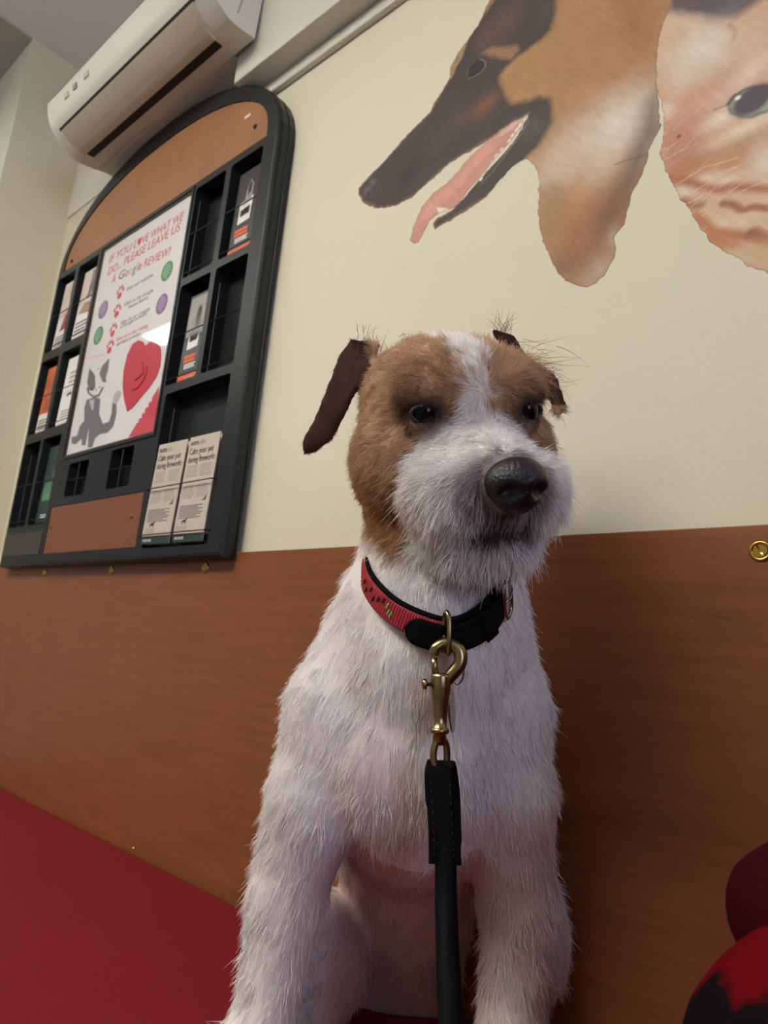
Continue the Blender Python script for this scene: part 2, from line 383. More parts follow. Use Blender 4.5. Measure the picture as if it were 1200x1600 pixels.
# outline index runs from the rear underside (0) round the nose to the top
def idx(y, z):
    q = np.array(acp(y, z)); return int(np.argmin([np.hypot(*(np.array(f)-q)) for f in full]))
kA, kB, kC, kD, kE = idx(0.515, 1.791), idx(0.505, 1.790), idx(0.478, 1.796), idx(0.4500, 1.814), idx(0.4208, 1.888)
patch('outlet_slot', M['ac_dark'], idx(0.519, 1.792), idx(0.500, 1.790), AX0+0.045, AX1-0.055, 0.0012)
patch('lower_flap', M['ac_flap'], idx(0.499, 1.790), idx(0.476, 1.797), AX0+0.04, AX1-0.05, 0.0035)
patch('upper_flap', M['ac_flap'], idx(0.474, 1.798), idx(0.4475, 1.816), AX0+0.035, AX1-0.045, 0.0035)
patch('slot_gap', M['ac_dark'], idx(0.4470, 1.8165), idx(0.4425, 1.821), AX0+0.028, AX1-0.04, 0.0012)
patch('top_seam', M['ac_grey'], idx(0.4205, 1.884), idx(0.4225, 1.891), AX0+0.003, AX1-0.003, 0.0008)
# small display window and two stickers on the front cover
kd = idx(0.4240, 1.853)
for x0, w, mt_, nm in ((-0.175, 0.016, 'ac_grey', 'display_window'), (-0.215, 0.018, 'ac_flap', 'sticker'), (-0.128, 0.020, 'ac_flap', 'sticker')):
    patch(nm, M[mt_], kd-1, kd+2, x0, x0+w, 0.0022)
# end seam
pr = [acp(0.505, 1.815), acp(0.512, 1.86), acp(0.520, 1.945)]
bm = bmesh.new(); tube(bm, [(AX1+0.0004, y, z) for y, z in pr], 0.0012, 6)
obj('end_seam', bm, M['ac_grey'], ac)
# pipe stub showing between unit and board
bm = bmesh.new(); tube(bm, [(-0.915+1.16, -0.03, 0.03), (-0.912+1.16, -0.03, -0.015), (-0.90+1.16, -0.015, -0.03)], 0.012, 10)
obj('pipe', bm, M['trim'], ac, smooth=True)

# ================================================================ NOTICEBOARD (front plane y=0.564, wall y=0.6)
BC = -1.2085
nb = empty('notice_board', (BC, 0.6, 0.876), 'black arched noticeboard with cork top and leaflet pockets', 'noticeboard')
def bo(o, parent=nb):
    o.location = (-BC, -0.6, -0.876); return o        # parts are written in room coordinates
def arch(x0, x1, z0, zs, ztop, n=26, e=2.15):
    cx, a, b = (x0+x1)/2, (x1-x0)/2, ztop-zs
    out = [(x0, z0), (x1, z0)]
    for i in range(n+1):
        t = PI*i/n; c, s = math.cos(t), math.sin(t)
        out.append((cx+a*math.copysign(abs(c)**(2/e), c), zs+b*abs(s)**(2/e)))
    return out
def outline(o): return arch(-1.618+o, -0.799-o, 0.8762+o, 1.575, 1.8015-o)
lv = [(0.5995, 0.0), (0.588, 0.0), (0.5865, 0.0022), (0.585, 0.0022), (0.5835, 0.0), (0.573, 0.0), (0.568, 0.0015), (0.5650, 0.0045), (0.5640, 0.0085)]
bm = bmesh.new(); rings = []
for y, o in lv: rings.append([bm.verts.new((p[0], min(y, 0.5893) if p[1] < 0.89 else y, p[1])) for p in outline(o)])
for a, b in zip(rings, rings[1:]):
    for i in range(len(a)): bm.faces.new((a[i], a[(i+1) % len(a)], b[(i+1) % len(a)], b[i]))
bo(obj('outer_rim', bm, M['frame'], nb))
PK = dict(P1=(-1.030, -0.938, 1.388, 1.573), P2=(-0.923, -0.836, 1.388, 1.573), P3=(-1.030, -0.938, 1.182, 1.373), P4=(-0.924, -0.836, 1.182, 1.373),
          P5=(-1.022, -0.838, 0.897, 1.166), L1=(-1.603, -1.513, 1.381, 1.573), L2=(-1.497, -1.402, 1.381, 1.573), L3=(-1.603, -1.513, 1.179, 1.359),
          L4=(-1.497, -1.406, 1.179, 1.359), R3=(-1.603, -1.518, 0.964, 1.157), R4=(-1.506, -1.418, 0.964, 1.157),
          W1=(-1.352, -1.268, 1.012, 1.082), W2=(-1.182, -1.100, 1.012, 1.087))
corkhole = arch(-1.585, -0.832, 1.588, 1.60, 1.755)
posthole = rect(-1.389, -1.039, 1.097, 1.579)
holes = [rect(*v, r=0.006) for v in PK.values()]+[corkhole, posthole, rect(-1.401, -1.042, 0.900, 0.996)]
bm = bmesh.new(); plate_holes(bm, outline(0.0085), holes, 0.5640, 0.568, outer_wall=False)
bo(obj('face_plate', bm, M['frame'], nb))
# pocket walls and lining
for k, (x0, x1, z0, z1) in PK.items():
    bm = bmesh.new()
    plate_holes(bm, rect(x0-0.005, x1+0.005, z0-0.005, z1+0.005), [rect(x0, x1, z0, z1, r=0.006)], 0.5675, 0.5955)
    add_box(bm, x0-0.004, x1+0.004, 0.5950, 0.5985, z0-0.004, z1+0.004)
    pk = bo(obj('pocket', bm, M['frame_in'], nb))
    # wire guards across the opening
    small = k[0] == 'W'
    zs = [(z0+z1)/2] if small else ([z0+0.020, z0+0.098] if k == 'P5' else [z0+0.012, z0+(z1-z0)*0.49])
    wy = 0.5560 if k == 'P5' else 0.5662
    for zz in zs:
        bm = bmesh.new(); tube(bm, [(x0-0.002, 0.5662, zz), (x0, wy, zz), (x1, wy, zz), (x1+0.002, 0.5662, zz+0.0005)], 0.0011, 6); obj('wire_rail', bm, M['wire'], pk)
    if k in ('P1', 'P4', 'R3', 'W1', 'W2', 'P5'):
        xx = x0+(x1-x0)*(0.45 if small or k == 'R3' else 0.16)
        bm = bmesh.new(); tube(bm, [(xx, 0.5675, z0+0.001), (xx, 0.5675, z1-(0.002 if small else 0.03))], 0.0008, 6); obj('wire_upright', bm, M['greyplate'], pk)
def frame_in(name, m, pts, y0, y1): 
    bm = bmesh.new(); prism(bm, pts, y0, y1); return bo(obj(name, bm, m, nb))
ck = frame_in('cork_panel', M['cork'], arch(-1.586, -0.831, 1.587, 1.60, 1.756), 0.5665, 0.575)
frame_in('lower_panel', M['brownpanel'], rect(-1.4005, -1.0425, 0.9005, 0.9955), 0.5650, 0.575)
frame_in('end_plate', M['greyplate'], rect(-1.6085, -1.4165, 0.9005, 0.9485), 0.5630, 0.565)
frame_in('poster_recess', M['frame_in'], rect(-1.39, -1.038, 1.096, 1.58), 0.5690, 0.575)
for px_, pz_, pm in ((-0.872, 1.628, 'hole'), (-1.553, 1.607, 'hole'), (-1.072, 0.955, 'brownpanel'), (-1.385, 0.955, 'brownpanel')):
    bm = bmesh.new(); mt = Matrix.Translation((px_, 0.5665 if pz_ > 1.5 else 0.565, pz_)) @ Matrix.Rotation(PI/2, 4, 'X')
    lathe(bm, [(0, 0.003), (0.002, 0.0028), (0.004, 0.0015), (0.0045, 0)], mt, 12); bo(obj('screw', bm, M[pm], nb, smooth=True))
bm = bmesh.new(); prism(bm, rect(-0.908, -0.893, 1.661, 1.667), 0.5660, 0.5668); bo(obj('tape_scrap', bm, M['paper'], nb))
# narrow raised edging round the poster opening
bm = bmesh.new(); plate_holes(bm, rect(-1.392, -1.036, 1.094, 1.582), [rect(-1.3865, -1.0415, 1.0995, 1.5765)], 0.5622, 0.5642)
bo(obj('poster_edging', bm, M['frame'], nb))

# ================================================================ POSTER
po = empty('poster', (-1.214, 0.5685, 1.1), 'white review poster with red heart and grey cat behind clear plastic', 'poster')
PX, PY, PZ = 1.214, -0.5685, -1.1
def pp(o, parent=None):
    o.location = (PX, PY, PZ); return o
bm = bmesh.new(); prism(bm, rect(-1.3845, -1.0435, 1.1005, 1.5745), 0.5672, 0.5685); pp(obj('sheet', bm, M['paper'], po))
bm = bmesh.new(); prism(bm, rect(-1.3855, -1.0425, 1.0998, 1.5752), 0.5648, 0.5652); pp(obj('clear_cover', bm, M['clear'], po))
bm = bmesh.new(); plate_holes(bm, rect(-1.386, -1.042, 1.0998, 1.5756), [rect(-1.3825, -1.0455, 1.1035, 1.5725)], 0.5644, 0.5652); pp(obj('cover_edge', bm, M['photo_dark'], po))
YP = 0.5671
def ptext(s, size, x, z, m, width=None, bold=0.0, shear=0.18, rot=0):
    return pp(text('lettering', s, size, x, z, YP, M[m], po, width, shear, bold, rot=rot))
T1 = [(-1.352, 1.5325), (-1.0677, 1.5258), (-1.3475, 1.5017), (-1.073, 1.5056), (-1.3224, 1.4749), (-1.0953, 1.462)]
def line(s, a, b, m, size, bold=0.0):
    r = math.atan2(b[1]-a[1], b[0]-a[0]); return ptext(s, size, a[0], a[1], m, math.hypot(b[0]-a[0], b[1]-a[1]), bold, 0.1, r)
line('IF YOU L', T1[0], (T1[0][0]+(T1[1][0]-T1[0][0])*0.405, T1[0][1]+(T1[1][1]-T1[0][1])*0.405), 'ink_red', 0.0265)
line('VE WHAT WE', (T1[0][0]+(T1[1][0]-T1[0][0])*0.475, T1[0][1]+(T1[1][1]-T1[0][1])*0.475), T1[1], 'ink_red', 0.0265)
def heart(cx, cz, w, h):
    return [(cx+w/2*math.sin(t)**3, cz+h/2*(13*math.cos(t)-5*math.cos(2*t)-2*math.cos(3*t)-math.cos(4*t))/15) for t in [2*PI*i/28 for i in range(28)]]
hx_ = T1[0][0]+(T1[1][0]-T1[0][0])*0.44; hz_ = T1[0][1]+(T1[1][1]-T1[0][1])*0.44
pp(flat('heart_letter', M['ink_red'], [heart(hx_, hz_+0.010, 0.017, 0.021)], YP-0.0003, YP, po))
line('DO... PLEASE LEAVE US', T1[2], T1[3], 'ink_red', 0.0265)
a, b = T1[4], T1[5]
def lerp(t): return (a[0]+(b[0]-a[0])*t, a[1]+(b[1]-a[1])*t)
line('A', lerp(0), lerp(0.07), 'ink_red', 0.0265)
for ch, t0, t1, m in (('G', .13, .235, 'ink_blue'), ('o', .245, .305, 'ink_red'), ('o', .315, .375, 'ink_yellow'), ('g', .385, .44, 'ink_blue'), ('l', .455, .47, 'ink_green'), ('e', .48, .535, 'ink_red')):
    line(ch, lerp(t0), lerp(t1), m, 0.028, 0.0002)
line('REVIEW!', lerp(0.58), lerp(1.0), 'ink_red', 0.0265)
# paw prints
for c in [(-1.2722, 1.4388), (-1.2706, 1.3969), (-1.273, 1.3548), (-1.2735, 1.3184)]:
    pw = [disc(c[0]-0.001, c[1]-0.007, 0.0088, 0.0075, 12)]+[disc(c[0]+dx, c[1]+dz, 0.0034, 0.0052, 8) for dx, dz in ((-0.012, 0.004), (-0.005, 0.011), (0.004, 0.011), (0.011, 0.004))]
    pp(flat('paw_print', M['ink_red'], pw, YP-0.0003, YP, po))
SL = [(-1.247, 1.4329), (-1.1464, 1.4349), (-1.2452, 1.3992), (-1.1356, 1.398), (-1.224, 1.3872), (-1.1517, 1.3882), (-1.246, 1.359), (-1.137, 1.3599), (-1.2433, 1.3506), (-1.1444, 1.3529), (-1.2521, 1.3244), (-1.1328, 1.3243), (-1.2471, 1.3137), (-1.155, 1.314)]
for i, s in enumerate(('Visit our website', 'Click on the Google', 'Review Button', 'Sign in or create', 'a Google account', 'Give us a star rating', 'and leave a review')):
    a1, b1 = SL[2*i], SL[2*i+1]; line(s, a1, b1, 'ink_red' if i == 5 else 'ink_grey', 0.0115, 0.0)
for (c, m1, m2) in zip([(-1.0949, 1.4277), (-1.0941, 1.3599), (-1.3372, 1.4191), (-1.3377, 1.3602)], ('ink_green', 'ink_purple', 'ink_purple', 'ink_green'), ('ink_green_l', 'ink_purple_l', 'ink_purple_l', 'ink_green_l')):
    bd = pp(flat('badge', M[m1], [disc(c[0], c[1], 0.0195, 0.0205, 28)], YP-0.0003, YP, po))
    bm = bmesh.new()
    for k, w in ((-2, 0.010), (-1, 0.024), (0, 0.028), (1, 0.024), (2, 0.014)): prism(bm, rect(c[0]-w/2, c[0]+w/2, c[1]+k*0.0066-0.0020, c[1]+k*0.0066+0.0022), YP-0.0005, YP-0.0003)
    obj('badge_print', bm, M[m2], bd)
# heart with a smaller paw shadow in it
HP = [(-1.1545, 1.1593), (-1.1743, 1.1866), (-1.1885, 1.2141), (-1.1962, 1.2481), (-1.1932, 1.28), (-1.1799, 1.3005), (-1.1581, 1.3033), (-1.1399, 1.2957), (-1.1282, 1.2839), (-1.11, 1.2888), (-1.087, 1.2822), (-1.0706, 1.266), (-1.0641, 1.2491), (-1.0617, 1.2282), (-1.0692, 1.2098), (-1.088, 1.1935), (-1.1136, 1.1784), (-1.1371, 1.164)]
pp(flat('big_heart', M['heart'], [HP], YP-0.0012, YP, po))
bm = bmesh.new()
A1 = [(-1.1486, 1.2007), (-1.1269, 1.2015), (-1.1073, 1.218), (-1.1074, 1.2387)]
A2 = [(-1.1448, 1.2191), (-1.127, 1.2223), (-1.1172, 1.2305), (-1.1261, 1.2499)]
for A in (A1, A2): tube(bm, [(x, YP-0.0014, z) for x, z in spline(A, 5)], 0.0017, 6)
pp(obj('smile_mark', bm, M['heart_dark'], po))
pp(flat('corner_flash', M['ink_red'], [[(-1.0541, 1.1892), (-1.045, 1.1018), (-1.1345, 1.1064)]], YP-0.0003, YP, po))
ct = [(-1.0839, 1.1197), (-1.0572, 1.138)]; line('Google', ct[0], ct[1], 'paper', 0.014, 0.0003)
bm = bmesh.new()
for c in [(-1.1086, 1.132), (-1.0998, 1.1389), (-1.0916, 1.1474), (-1.083, 1.1565), (-1.074, 1.1657)]: prism(bm, disc(c[0], c[1], 0.0028, n=5), YP-0.0005, YP-0.0003)
pp(obj('stars', bm, M['paper'], po))
CG = [[(-1.3506, 1.2902), (-1.3196, 1.2678), (-1.3075, 1.2385), (-1.3158, 1.2326), (-1.3353, 1.2384), (-1.3498, 1.2588)], [(-1.2682, 1.2923), (-1.2645, 1.267), (-1.2698, 1.2513), (-1.2616, 1.2402), (-1.2779, 1.2437), (-1.2994, 1.2653), (-1.2948, 1.2814)],
      [(-1.3351, 1.2173), (-1.301, 1.2164), (-1.2761, 1.2079), (-1.2713, 1.1904), (-1.2688, 1.1753), (-1.2448, 1.1495), (-1.2211, 1.1509), (-1.216, 1.166), (-1.2201, 1.1882), (-1.2036, 1.1833), (-1.1967, 1.1626), (-1.2, 1.1386), (-1.22, 1.1277), (-1.2486, 1.1304), (-1.2677, 1.1244), (-1.2722, 1.1071), (-1.2906, 1.1079), (-1.3047, 1.1557), (-1.3045, 1.1153), (-1.3203, 1.1175), (-1.3262, 1.1331), (-1.3494, 1.1235), (-1.3684, 1.1281), (-1.3739, 1.1422), (-1.3489, 1.1421), (-1.345, 1.1622), (-1.3291, 1.1709), (-1.3398, 1.1992)],
      [(-1.3468, 1.2446), (-1.3364, 1.231), (-1.3083, 1.216), (-1.2821, 1.2146), (-1.2698, 1.2308), (-1.2775, 1.2324), (-1.2861, 1.2199), (-1.3084, 1.2205), (-1.3309, 1.2326), (-1.3401, 1.2452)]]
pp(flat('cat_drawing', M['cat_grey'], CG, YP-0.0003, YP, po))
CPp = [[(-1.2204, 1.1889), (-1.2193, 1.206), (-1.2044, 1.212), (-1.1904, 1.2038), (-1.1923, 1.1953), (-1.2029, 1.1831)], [(-1.3238, 1.2133), (-1.2991, 1.2112), (-1.2965, 1.1876), (-1.3044, 1.189)]]
tag(pp(flat('cat_pale_marks', M['cat_pale'], CPp, YP-0.0005, YP-0.0002, po)), kind='stuff')
CF = [(-1.3099, 1.2409), (-1.2938, 1.2413), (-1.2817, 1.234)]; bm = bmesh.new()
for c in [(-1.3229, 1.2397), (-1.2872, 1.2351), (-1.3005, 1.2314), (-1.3062, 1.2783)]: prism(bm, disc(c[0], c[1], 0.002, n=8), YP-0.0006, YP-0.0003)
tag(pp(obj('cat_face_marks', bm, M['ink'], po)), kind='stuff')
pp(flat('pink_band', M['paper_pink'], [[(-1.3757, 1.3198), (-1.2898, 1.309), (-1.2882, 1.3044), (-1.3755, 1.315)]], YP-0.0002, YP+0.0001, po))

# ================================================================ LEAFLETS
def leaflet(name, x0, x1, z0, z1, y, m, label, prints, cat='leaflet', group=None, lean=0.02, th=0.0016, roll=0):
    w, h = x1-x0, z1-z0
    t = empty(name, ((x0+x1)/2, y, z0), label, cat, group); t.rotation_euler = (-lean, roll, 0)
    box('card', M[m], -w/2, w/2, 0, th, 0, h, t)
    for p in prints:
        nm, mm, poly = p
        if poly == 'text':
            pass
        else:
            bm = bmesh.new()
            for q in (poly if isinstance(poly[0], list) else [poly]): prism(bm, [((a-0.5)*w, b*h) for a, b in q], -0.0003, 0.0001)
            obj(nm, bm, M[mm], t)
    return t
def R(x0, x1, z0, z1): return [(x0, z0), (x1, z0), (x1, z1), (x0, z1)]
def lines(x0, x1, z0, z1, n, f=0.5, r=None):
    out = []; rr = random.Random(n)
    for i in range(n):
        z = z1-(z1-z0)*(i+0.5)/n; hh = (z1-z0)/n*f/2; out.append(R(x0, x1-(x1-x0)*rr.uniform(0, 0.25), z-hh, z+hh))
    return out
def E(cx, cz, rx, rz, n=16): return disc(cx, cz, rx, rz, n)
leaflet('leaflet', -1.590, -1.519, 1.383, 1.562, 0.574, 'paper', 'pale leaflet with red figure photo in the top left pocket', [
    ('picture', 'photo_pale', R(0.03, 0.97, 0.5, 0.98)), ('picture_detail', 'photo_red', [(0.3, 0.28), (0.97, 0.3), (0.97, 0.62), (0.75, 0.78), (0.62, 0.6), (0.5, 0.5)]),
    ('picture_hair', 'photo_dark', E(0.72, 0.84, 0.2, 0.12)), ('text_lines', 'ink_grey', lines(0.1, 0.85, 0.06, 0.22, 4))], group=None)
leaflet('leaflet', -1.490, -1.410, 1.383, 1.560, 0.574, 'paper', 'cream leaflet with brown ponytail photo beside the poster', [
    ('picture', 'photo_pale', R(0.03, 0.97, 0.52, 0.98)), ('picture_detail', 'photo_dark', [(0.5, 0.98), (0.72, 0.98), (0.78, 0.7), (0.6, 0.55), (0.42, 0.6), (0.5, 0.75)]),
    ('picture_lower', 'photo_brown', [(0.05, 0.4), (0.9, 0.34), (0.95, 0.5), (0.4, 0.52)]), ('text_lines', 'ink_grey', lines(0.08, 0.8, 0.07, 0.28, 4))])
leaflet('leaflet', -1.590, -1.519, 1.181, 1.345, 0.574, 'paper', 'leaflet with orange dancer photo in the left middle pocket', [
    ('picture', 'photo_orange', R(0.0, 1.0, 0.3, 1.0)), ('picture_detail', 'photo_pale', [(0.35, 0.55), (0.55, 0.5), (0.75, 0.75), (0.6, 0.85), (0.45, 0.7)]),
    ('text_lines', 'ink_grey', lines(0.1, 0.85, 0.05, 0.22, 4))])
leaflet('leaflet', -1.486, -1.412, 1.181, 1.345, 0.574, 'paper', 'plain white leaflet with faint grey writing in the middle pocket', [
    ('text_lines', 'ink_faint', lines(0.3, 0.75, 0.6, 0.8, 3)), ('small_mark', 'ink', [(0.35, 0.46), (0.62, 0.48), (0.68, 0.42), (0.55, 0.45), (0.42, 0.42)]), ('lower_lines', 'ink_faint', lines(0.2, 0.8, 0.12, 0.24, 3))])
leaflet('leaflet', -1.495, -1.424, 0.970, 1.140, 0.574, 'leaf_green', 'dark green leaflet low on the left of the noticeboard', [
    ('picture', 'leaf_teal', R(0.15, 0.95, 0.28, 0.52)), ('emblem', 'leaf_teal', E(0.72, 0.62, 0.16, 0.05)), ('text_lines', 'paper', lines(0.3, 0.8, 0.05, 0.11, 2))])
def advert(x0, x1, z0, z1, y, m2, label):
    t = leaflet('leaflet', x0, x1, z0, z1, y, 'leaf_black', label, [
        ('picture', m2, R(0.05, 0.95, 0.52, 0.97)) if m2 else ('emblem', 'paper', E(0.85, 0.93, 0.06, 0.02)),
        ('portrait', 'leaf_grey', [(0.36, 0.6), (0.40, 0.80), (0.50, 0.87), (0.62, 0.80), (0.62, 0.60)]),
        ('portrait_hair', 'ink', [(0.42, 0.80), (0.50, 0.85), (0.58, 0.80), (0.56, 0.72), (0.45, 0.66)]),
        ('card_picture', 'paper', [(0.2, 0.37), (0.66, 0.38), (0.68, 0.65), (0.2, 0.62)]),
        ('card_print', 'ink', [(0.27, 0.45), (0.6, 0.46), (0.61, 0.55), (0.27, 0.53)]),
        ('card_dots', 'ink', lines(0.3, 0.6, 0.565, 0.61, 2)),
        ('red_lines', 'orange', lines(0.15, 0.8, 0.22, 0.31, 2, 0.75)), ('white_lines', 'paper', lines(0.2, 0.72, 0.15, 0.21, 3, 0.6)),
        ('footer_band', 'orange', R(0, 1, 0, 0.09)), ('footer_lines', 'paper', lines(0.3, 0.7, 0.03, 0.06, 1, 0.7))])
    return t
advert(-0.912, -0.840, 1.390, 1.556, 0.574, None, 'black leaflet with orange footer in the top right pocket')
advert(-1.010, -0.942, 1.184, 1.352, 0.574, 'leaf_grey', 'grey and black leaflet with orange footer beside the poster')
# fireworks leaflets: two piles in the bottom right pocket
def flyer(x0, x1, z0, z1, y, label, front, group, lean=0.03, roll=0.0):
    pr = [('base_band', 'leaf_green', R(0, 1, 0, 0.075))]
    if front:
        pr += [('column', 'ink_faint', lines(0.08, 0.44, 0.60, 0.72, 7)), ('column', 'ink_faint', lines(0.54, 0.92, 0.60, 0.72, 7)),
               ('column', 'ink_faint', lines(0.08, 0.46, 0.40, 0.53, 6)), ('column', 'ink_faint', lines(0.54, 0.92, 0.40, 0.53, 6)),
               ('column', 'ink_grey', lines(0.08, 0.86, 0.21, 0.34, 8)), ('column', 'ink_faint', lines(0.08, 0.45, 0.10, 0.15, 3)),
               ('dog_silhouette', 'ink', [(0.22, 0.165), (0.25, 0.165), (0.25, 0.18), (0.33, 0.18), (0.33, 0.165), (0.36, 0.165), (0.36, 0.20), (0.40, 0.205), (0.38, 0.22), (0.34, 0.205), (0.24, 0.20)]),
               ('firework_mark', 'ink', [(0.74, 0.37), (0.82, 0.38), (0.9, 0.42), (0.88, 0.37)])]
    t = leaflet('flyer', x0, x1, z0, z1, y, 'news', label, pr, 'leaflet', group, lean, 0.0012, roll)
    if front:
        w, h = x1-x0, z1-z0
        text('lettering', 'nutra', 0.0135, -w*0.44, h*0.915, -0.0002, M['ink'], t, w*0.25)
        text('lettering', 'calm', 0.0135, -w*0.18, h*0.915, -0.0002, M['ink_faint'], t, w*0.22)
        text('lettering', 'Calm your pet', 0.0150, -w*0.44, h*0.825, -0.0002, M['ink'], t, w*0.80, 0, 0.0)
        text('lettering', 'during fireworks', 0.0150, -w*0.44, h*0.745, -0.0002, M['ink'], t, w*0.88, 0, 0.0)
        text('lettering', 'nutravet', 0.009, -w*0.42, h*0.022, -0.0005, M['paper'], t, w*0.3)
    return t
gl, gr_ = 'fireworks leaflets in the left pile', 'fireworks leaflets in the right pile'
for i in (2, 1):
    flyer(-1.016+0.002*i, -0.936+0.006*i, 0.902, 1.072+0.002*i, 0.5655+0.004*i, ('beige fireworks leaflet directly behind the front one of the left pile', 'rearmost beige fireworks leaflet of the left pile')[i-1], False, gl, roll=0.02*i)
    flyer(-0.925+0.002*i, -0.850+0.002*i, 0.902, 1.072+0.002*i, 0.5665+0.004*i, ('beige fireworks leaflet directly behind the front one of the right pile', 'rearmost beige fireworks leaflet of the right pile')[i-1], False, gr_, roll=0.02*i)
flyer(-1.018, -0.934, 0.902, 1.073, 0.5590, 'front beige fireworks leaflet of the left pile, low in the noticeboard', True, gl, roll=0.015)
flyer(-0.927, -0.846, 0.902, 1.073, 0.5600, 'front beige fireworks leaflet of the right pile, low in the noticeboard', True, gr_, roll=0.01)

# ================================================================ MURAL: painted on the plaster, colours laid down stroke by stroke on a fine grid
def poly_sd(P, X, Z):
    """signed distance to a polygon (negative inside)"""
    P = np.asarray(P, float); d2 = np.full(X.shape, 1e9); s = np.ones(X.shape)
    n = len(P)
    for i in range(n):
        a, b = P[i], P[i-1]; e = b-a; wx, wz = X-a[0], Z-a[1]
        t = np.clip((wx*e[0]+wz*e[1])/(e@e+1e-12), 0, 1); dx, dz = wx-e[0]*t, wz-e[1]*t
        d2 = np.minimum(d2, dx*dx+dz*dz)
        c = (Z >= a[1]) & (Z < b[1]) & (e[0]*wz > e[1]*wx); c2 = (Z < a[1]) & (Z >= b[1]) & (e[0]*wz < e[1]*wx)
        s = np.where(c | c2, -s, s)
    return s*np.sqrt(d2)
def vnoise(X, Z, f, seed):
    r = np.random.default_rng(seed); T = r.random((64, 64)); x, z = X*f, Z*f
    xi, zi = np.floor(x).astype(int), np.floor(z).astype(int); fx, fz = x-xi, z-zi
    fx, fz = fx*fx*(3-2*fx), fz*fz*(3-2*fz); g = lambda i, j: T[i % 64, j % 64]
    return (g(xi, zi)*(1-fx)+g(xi+1, zi)*fx)*(1-fz)+(g(xi, zi+1)*(1-fx)+g(xi+1, zi+1)*fx)*fz-0.5
class Paint:
    def __init__(s, x0, x1, z0, z1, st):
        s.xs = np.arange(x0, x1, st); s.zs = np.arange(z0, z1, st); s.X, s.Z = np.meshgrid(s.xs, s.zs, indexing='ij')
        s.c = np.zeros(s.X.shape+(3,)); s.a = np.zeros(s.X.shape)
        # brush-like wobble of every edge
        s.WX = s.X+0.0022*vnoise(s.X, s.Z, 130, 3)+0.0014*vnoise(s.X, s.Z, 330, 4); s.WZ = s.Z+0.0022*vnoise(s.X, s.Z, 130, 5)+0.0014*vnoise(s.X, s.Z, 330, 6)
        s.n = vnoise(s.X*0.8+s.Z*0.6, s.Z*0.8-s.X*0.6, 60, 8)*0.5+vnoise((s.X*0.8+s.Z*0.6)*3, (s.Z*0.8-s.X*0.6)*0.6, 130, 9)*0.6
    def lay(s, m, col):
        c = np.array(L(*col)[:3]); s.c += (c-s.c)*m[..., None]
    def base(s, P, col, soft=0.0012):
        m = np.clip(0.5-poly_sd(P, s.WX, s.WZ)/soft, 0, 1); s.lay(((m > 0) | (s.a == 0)).astype(float), col); s.a = np.maximum(s.a, m)
    def poly(s, P, col, soft=0.004, k=1.0):
        s.lay(k*np.clip(0.5-poly_sd(P, s.WX, s.WZ)/soft, 0, 1), col)
    def blob(s, c, rx, rz, col, k=1.0, rot=0, p=2):
        x, z = s.X-c[0], s.Z-c[1]; u, v = x*math.cos(rot)+z*math.sin(rot), z*math.cos(rot)-x*math.sin(rot)
        s.lay(np.clip(k*np.exp(-((u/rx)**2+(v/rz)**2)**(p/2)), 0, 1), col)
    def stroke(s, P, w, col, k=1.0, soft=0.001):
        d = np.full(s.X.shape, 1e9)
        for a, b in zip(P, P[1:]):
            a, b = np.array(a), np.array(b); e = b-a; t = np.clip(((s.X-a[0])*e[0]+(s.Z-a[1])*e[1])/(e@e+1e-12), 0, 1)
            d = np.minimum(d, np.hypot(s.X-a[0]-e[0]*t, s.Z-a[1]-e[1]*t))
        s.lay(k*np.clip(0.5-(d-w)/soft, 0, 1), col)
    def grain(s, amt): s.c = np.clip(s.c*(1+amt*s.n[..., None]), 0, 1)
    def mesh(s, name, parent, m, y):
        nx, nz = s.X.shape; keep = s.a > 0
        idx = -np.ones((nx, nz), int)
        q = keep[:-1, :-1] | keep[1:, :-1] | keep[:-1, 1:] | keep[1:, 1:]
        use = np.zeros((nx, nz), bool); use[:-1, :-1] |= q; use[1:, :-1] |= q; use[:-1, 1:] |= q; use[1:, 1:] |= q
        idx[use] = np.arange(use.sum()); i, j = np.nonzero(q)
        f = np.stack([idx[i, j], idx[i+1, j], idx[i+1, j+1], idx[i, j+1]], 1)
        lum = s.c.mean(-1)
        rel = 0.00025*s.n+0.0004
        v = np.stack([s.X[use], y-rel[use]*s.a[use], s.Z[use]], 1)
        me = bpy.data.meshes.new(name); me.vertices.add(len(v)); me.vertices.foreach_set('co', v.ravel().astype(np.float32))
        me.loops.add(f.size); me.loops.foreach_set('vertex_index', f.ravel().astype(np.int32)); me.polygons.add(len(f))
        me.polygons.foreach_set('loop_start', (np.arange(len(f))*4).astype(np.int32)); me.polygons.foreach_set('loop_total', np.full(len(f), 4, np.int32))
        me.update(calc_edges=True)
        at = me.color_attributes.new('paint', 'FLOAT_COLOR', 'POINT'); cc = np.concatenate([s.c[use], s.a[use][:, None]], 1); at.data.foreach_set('color', cc.ravel().astype(np.float32))
        return link(name, me, m, parent, True)
mural = empty('wall_mural', (-0.45, 0.6, 1.3), 'large painted dog and ginger cat portraits on the cream wall', 'mural')
M['paint'] = attr_mat('mural_paint', 'paint', 0.62, bump=0.6, alpha=True)
mm = M['paint'].node_tree
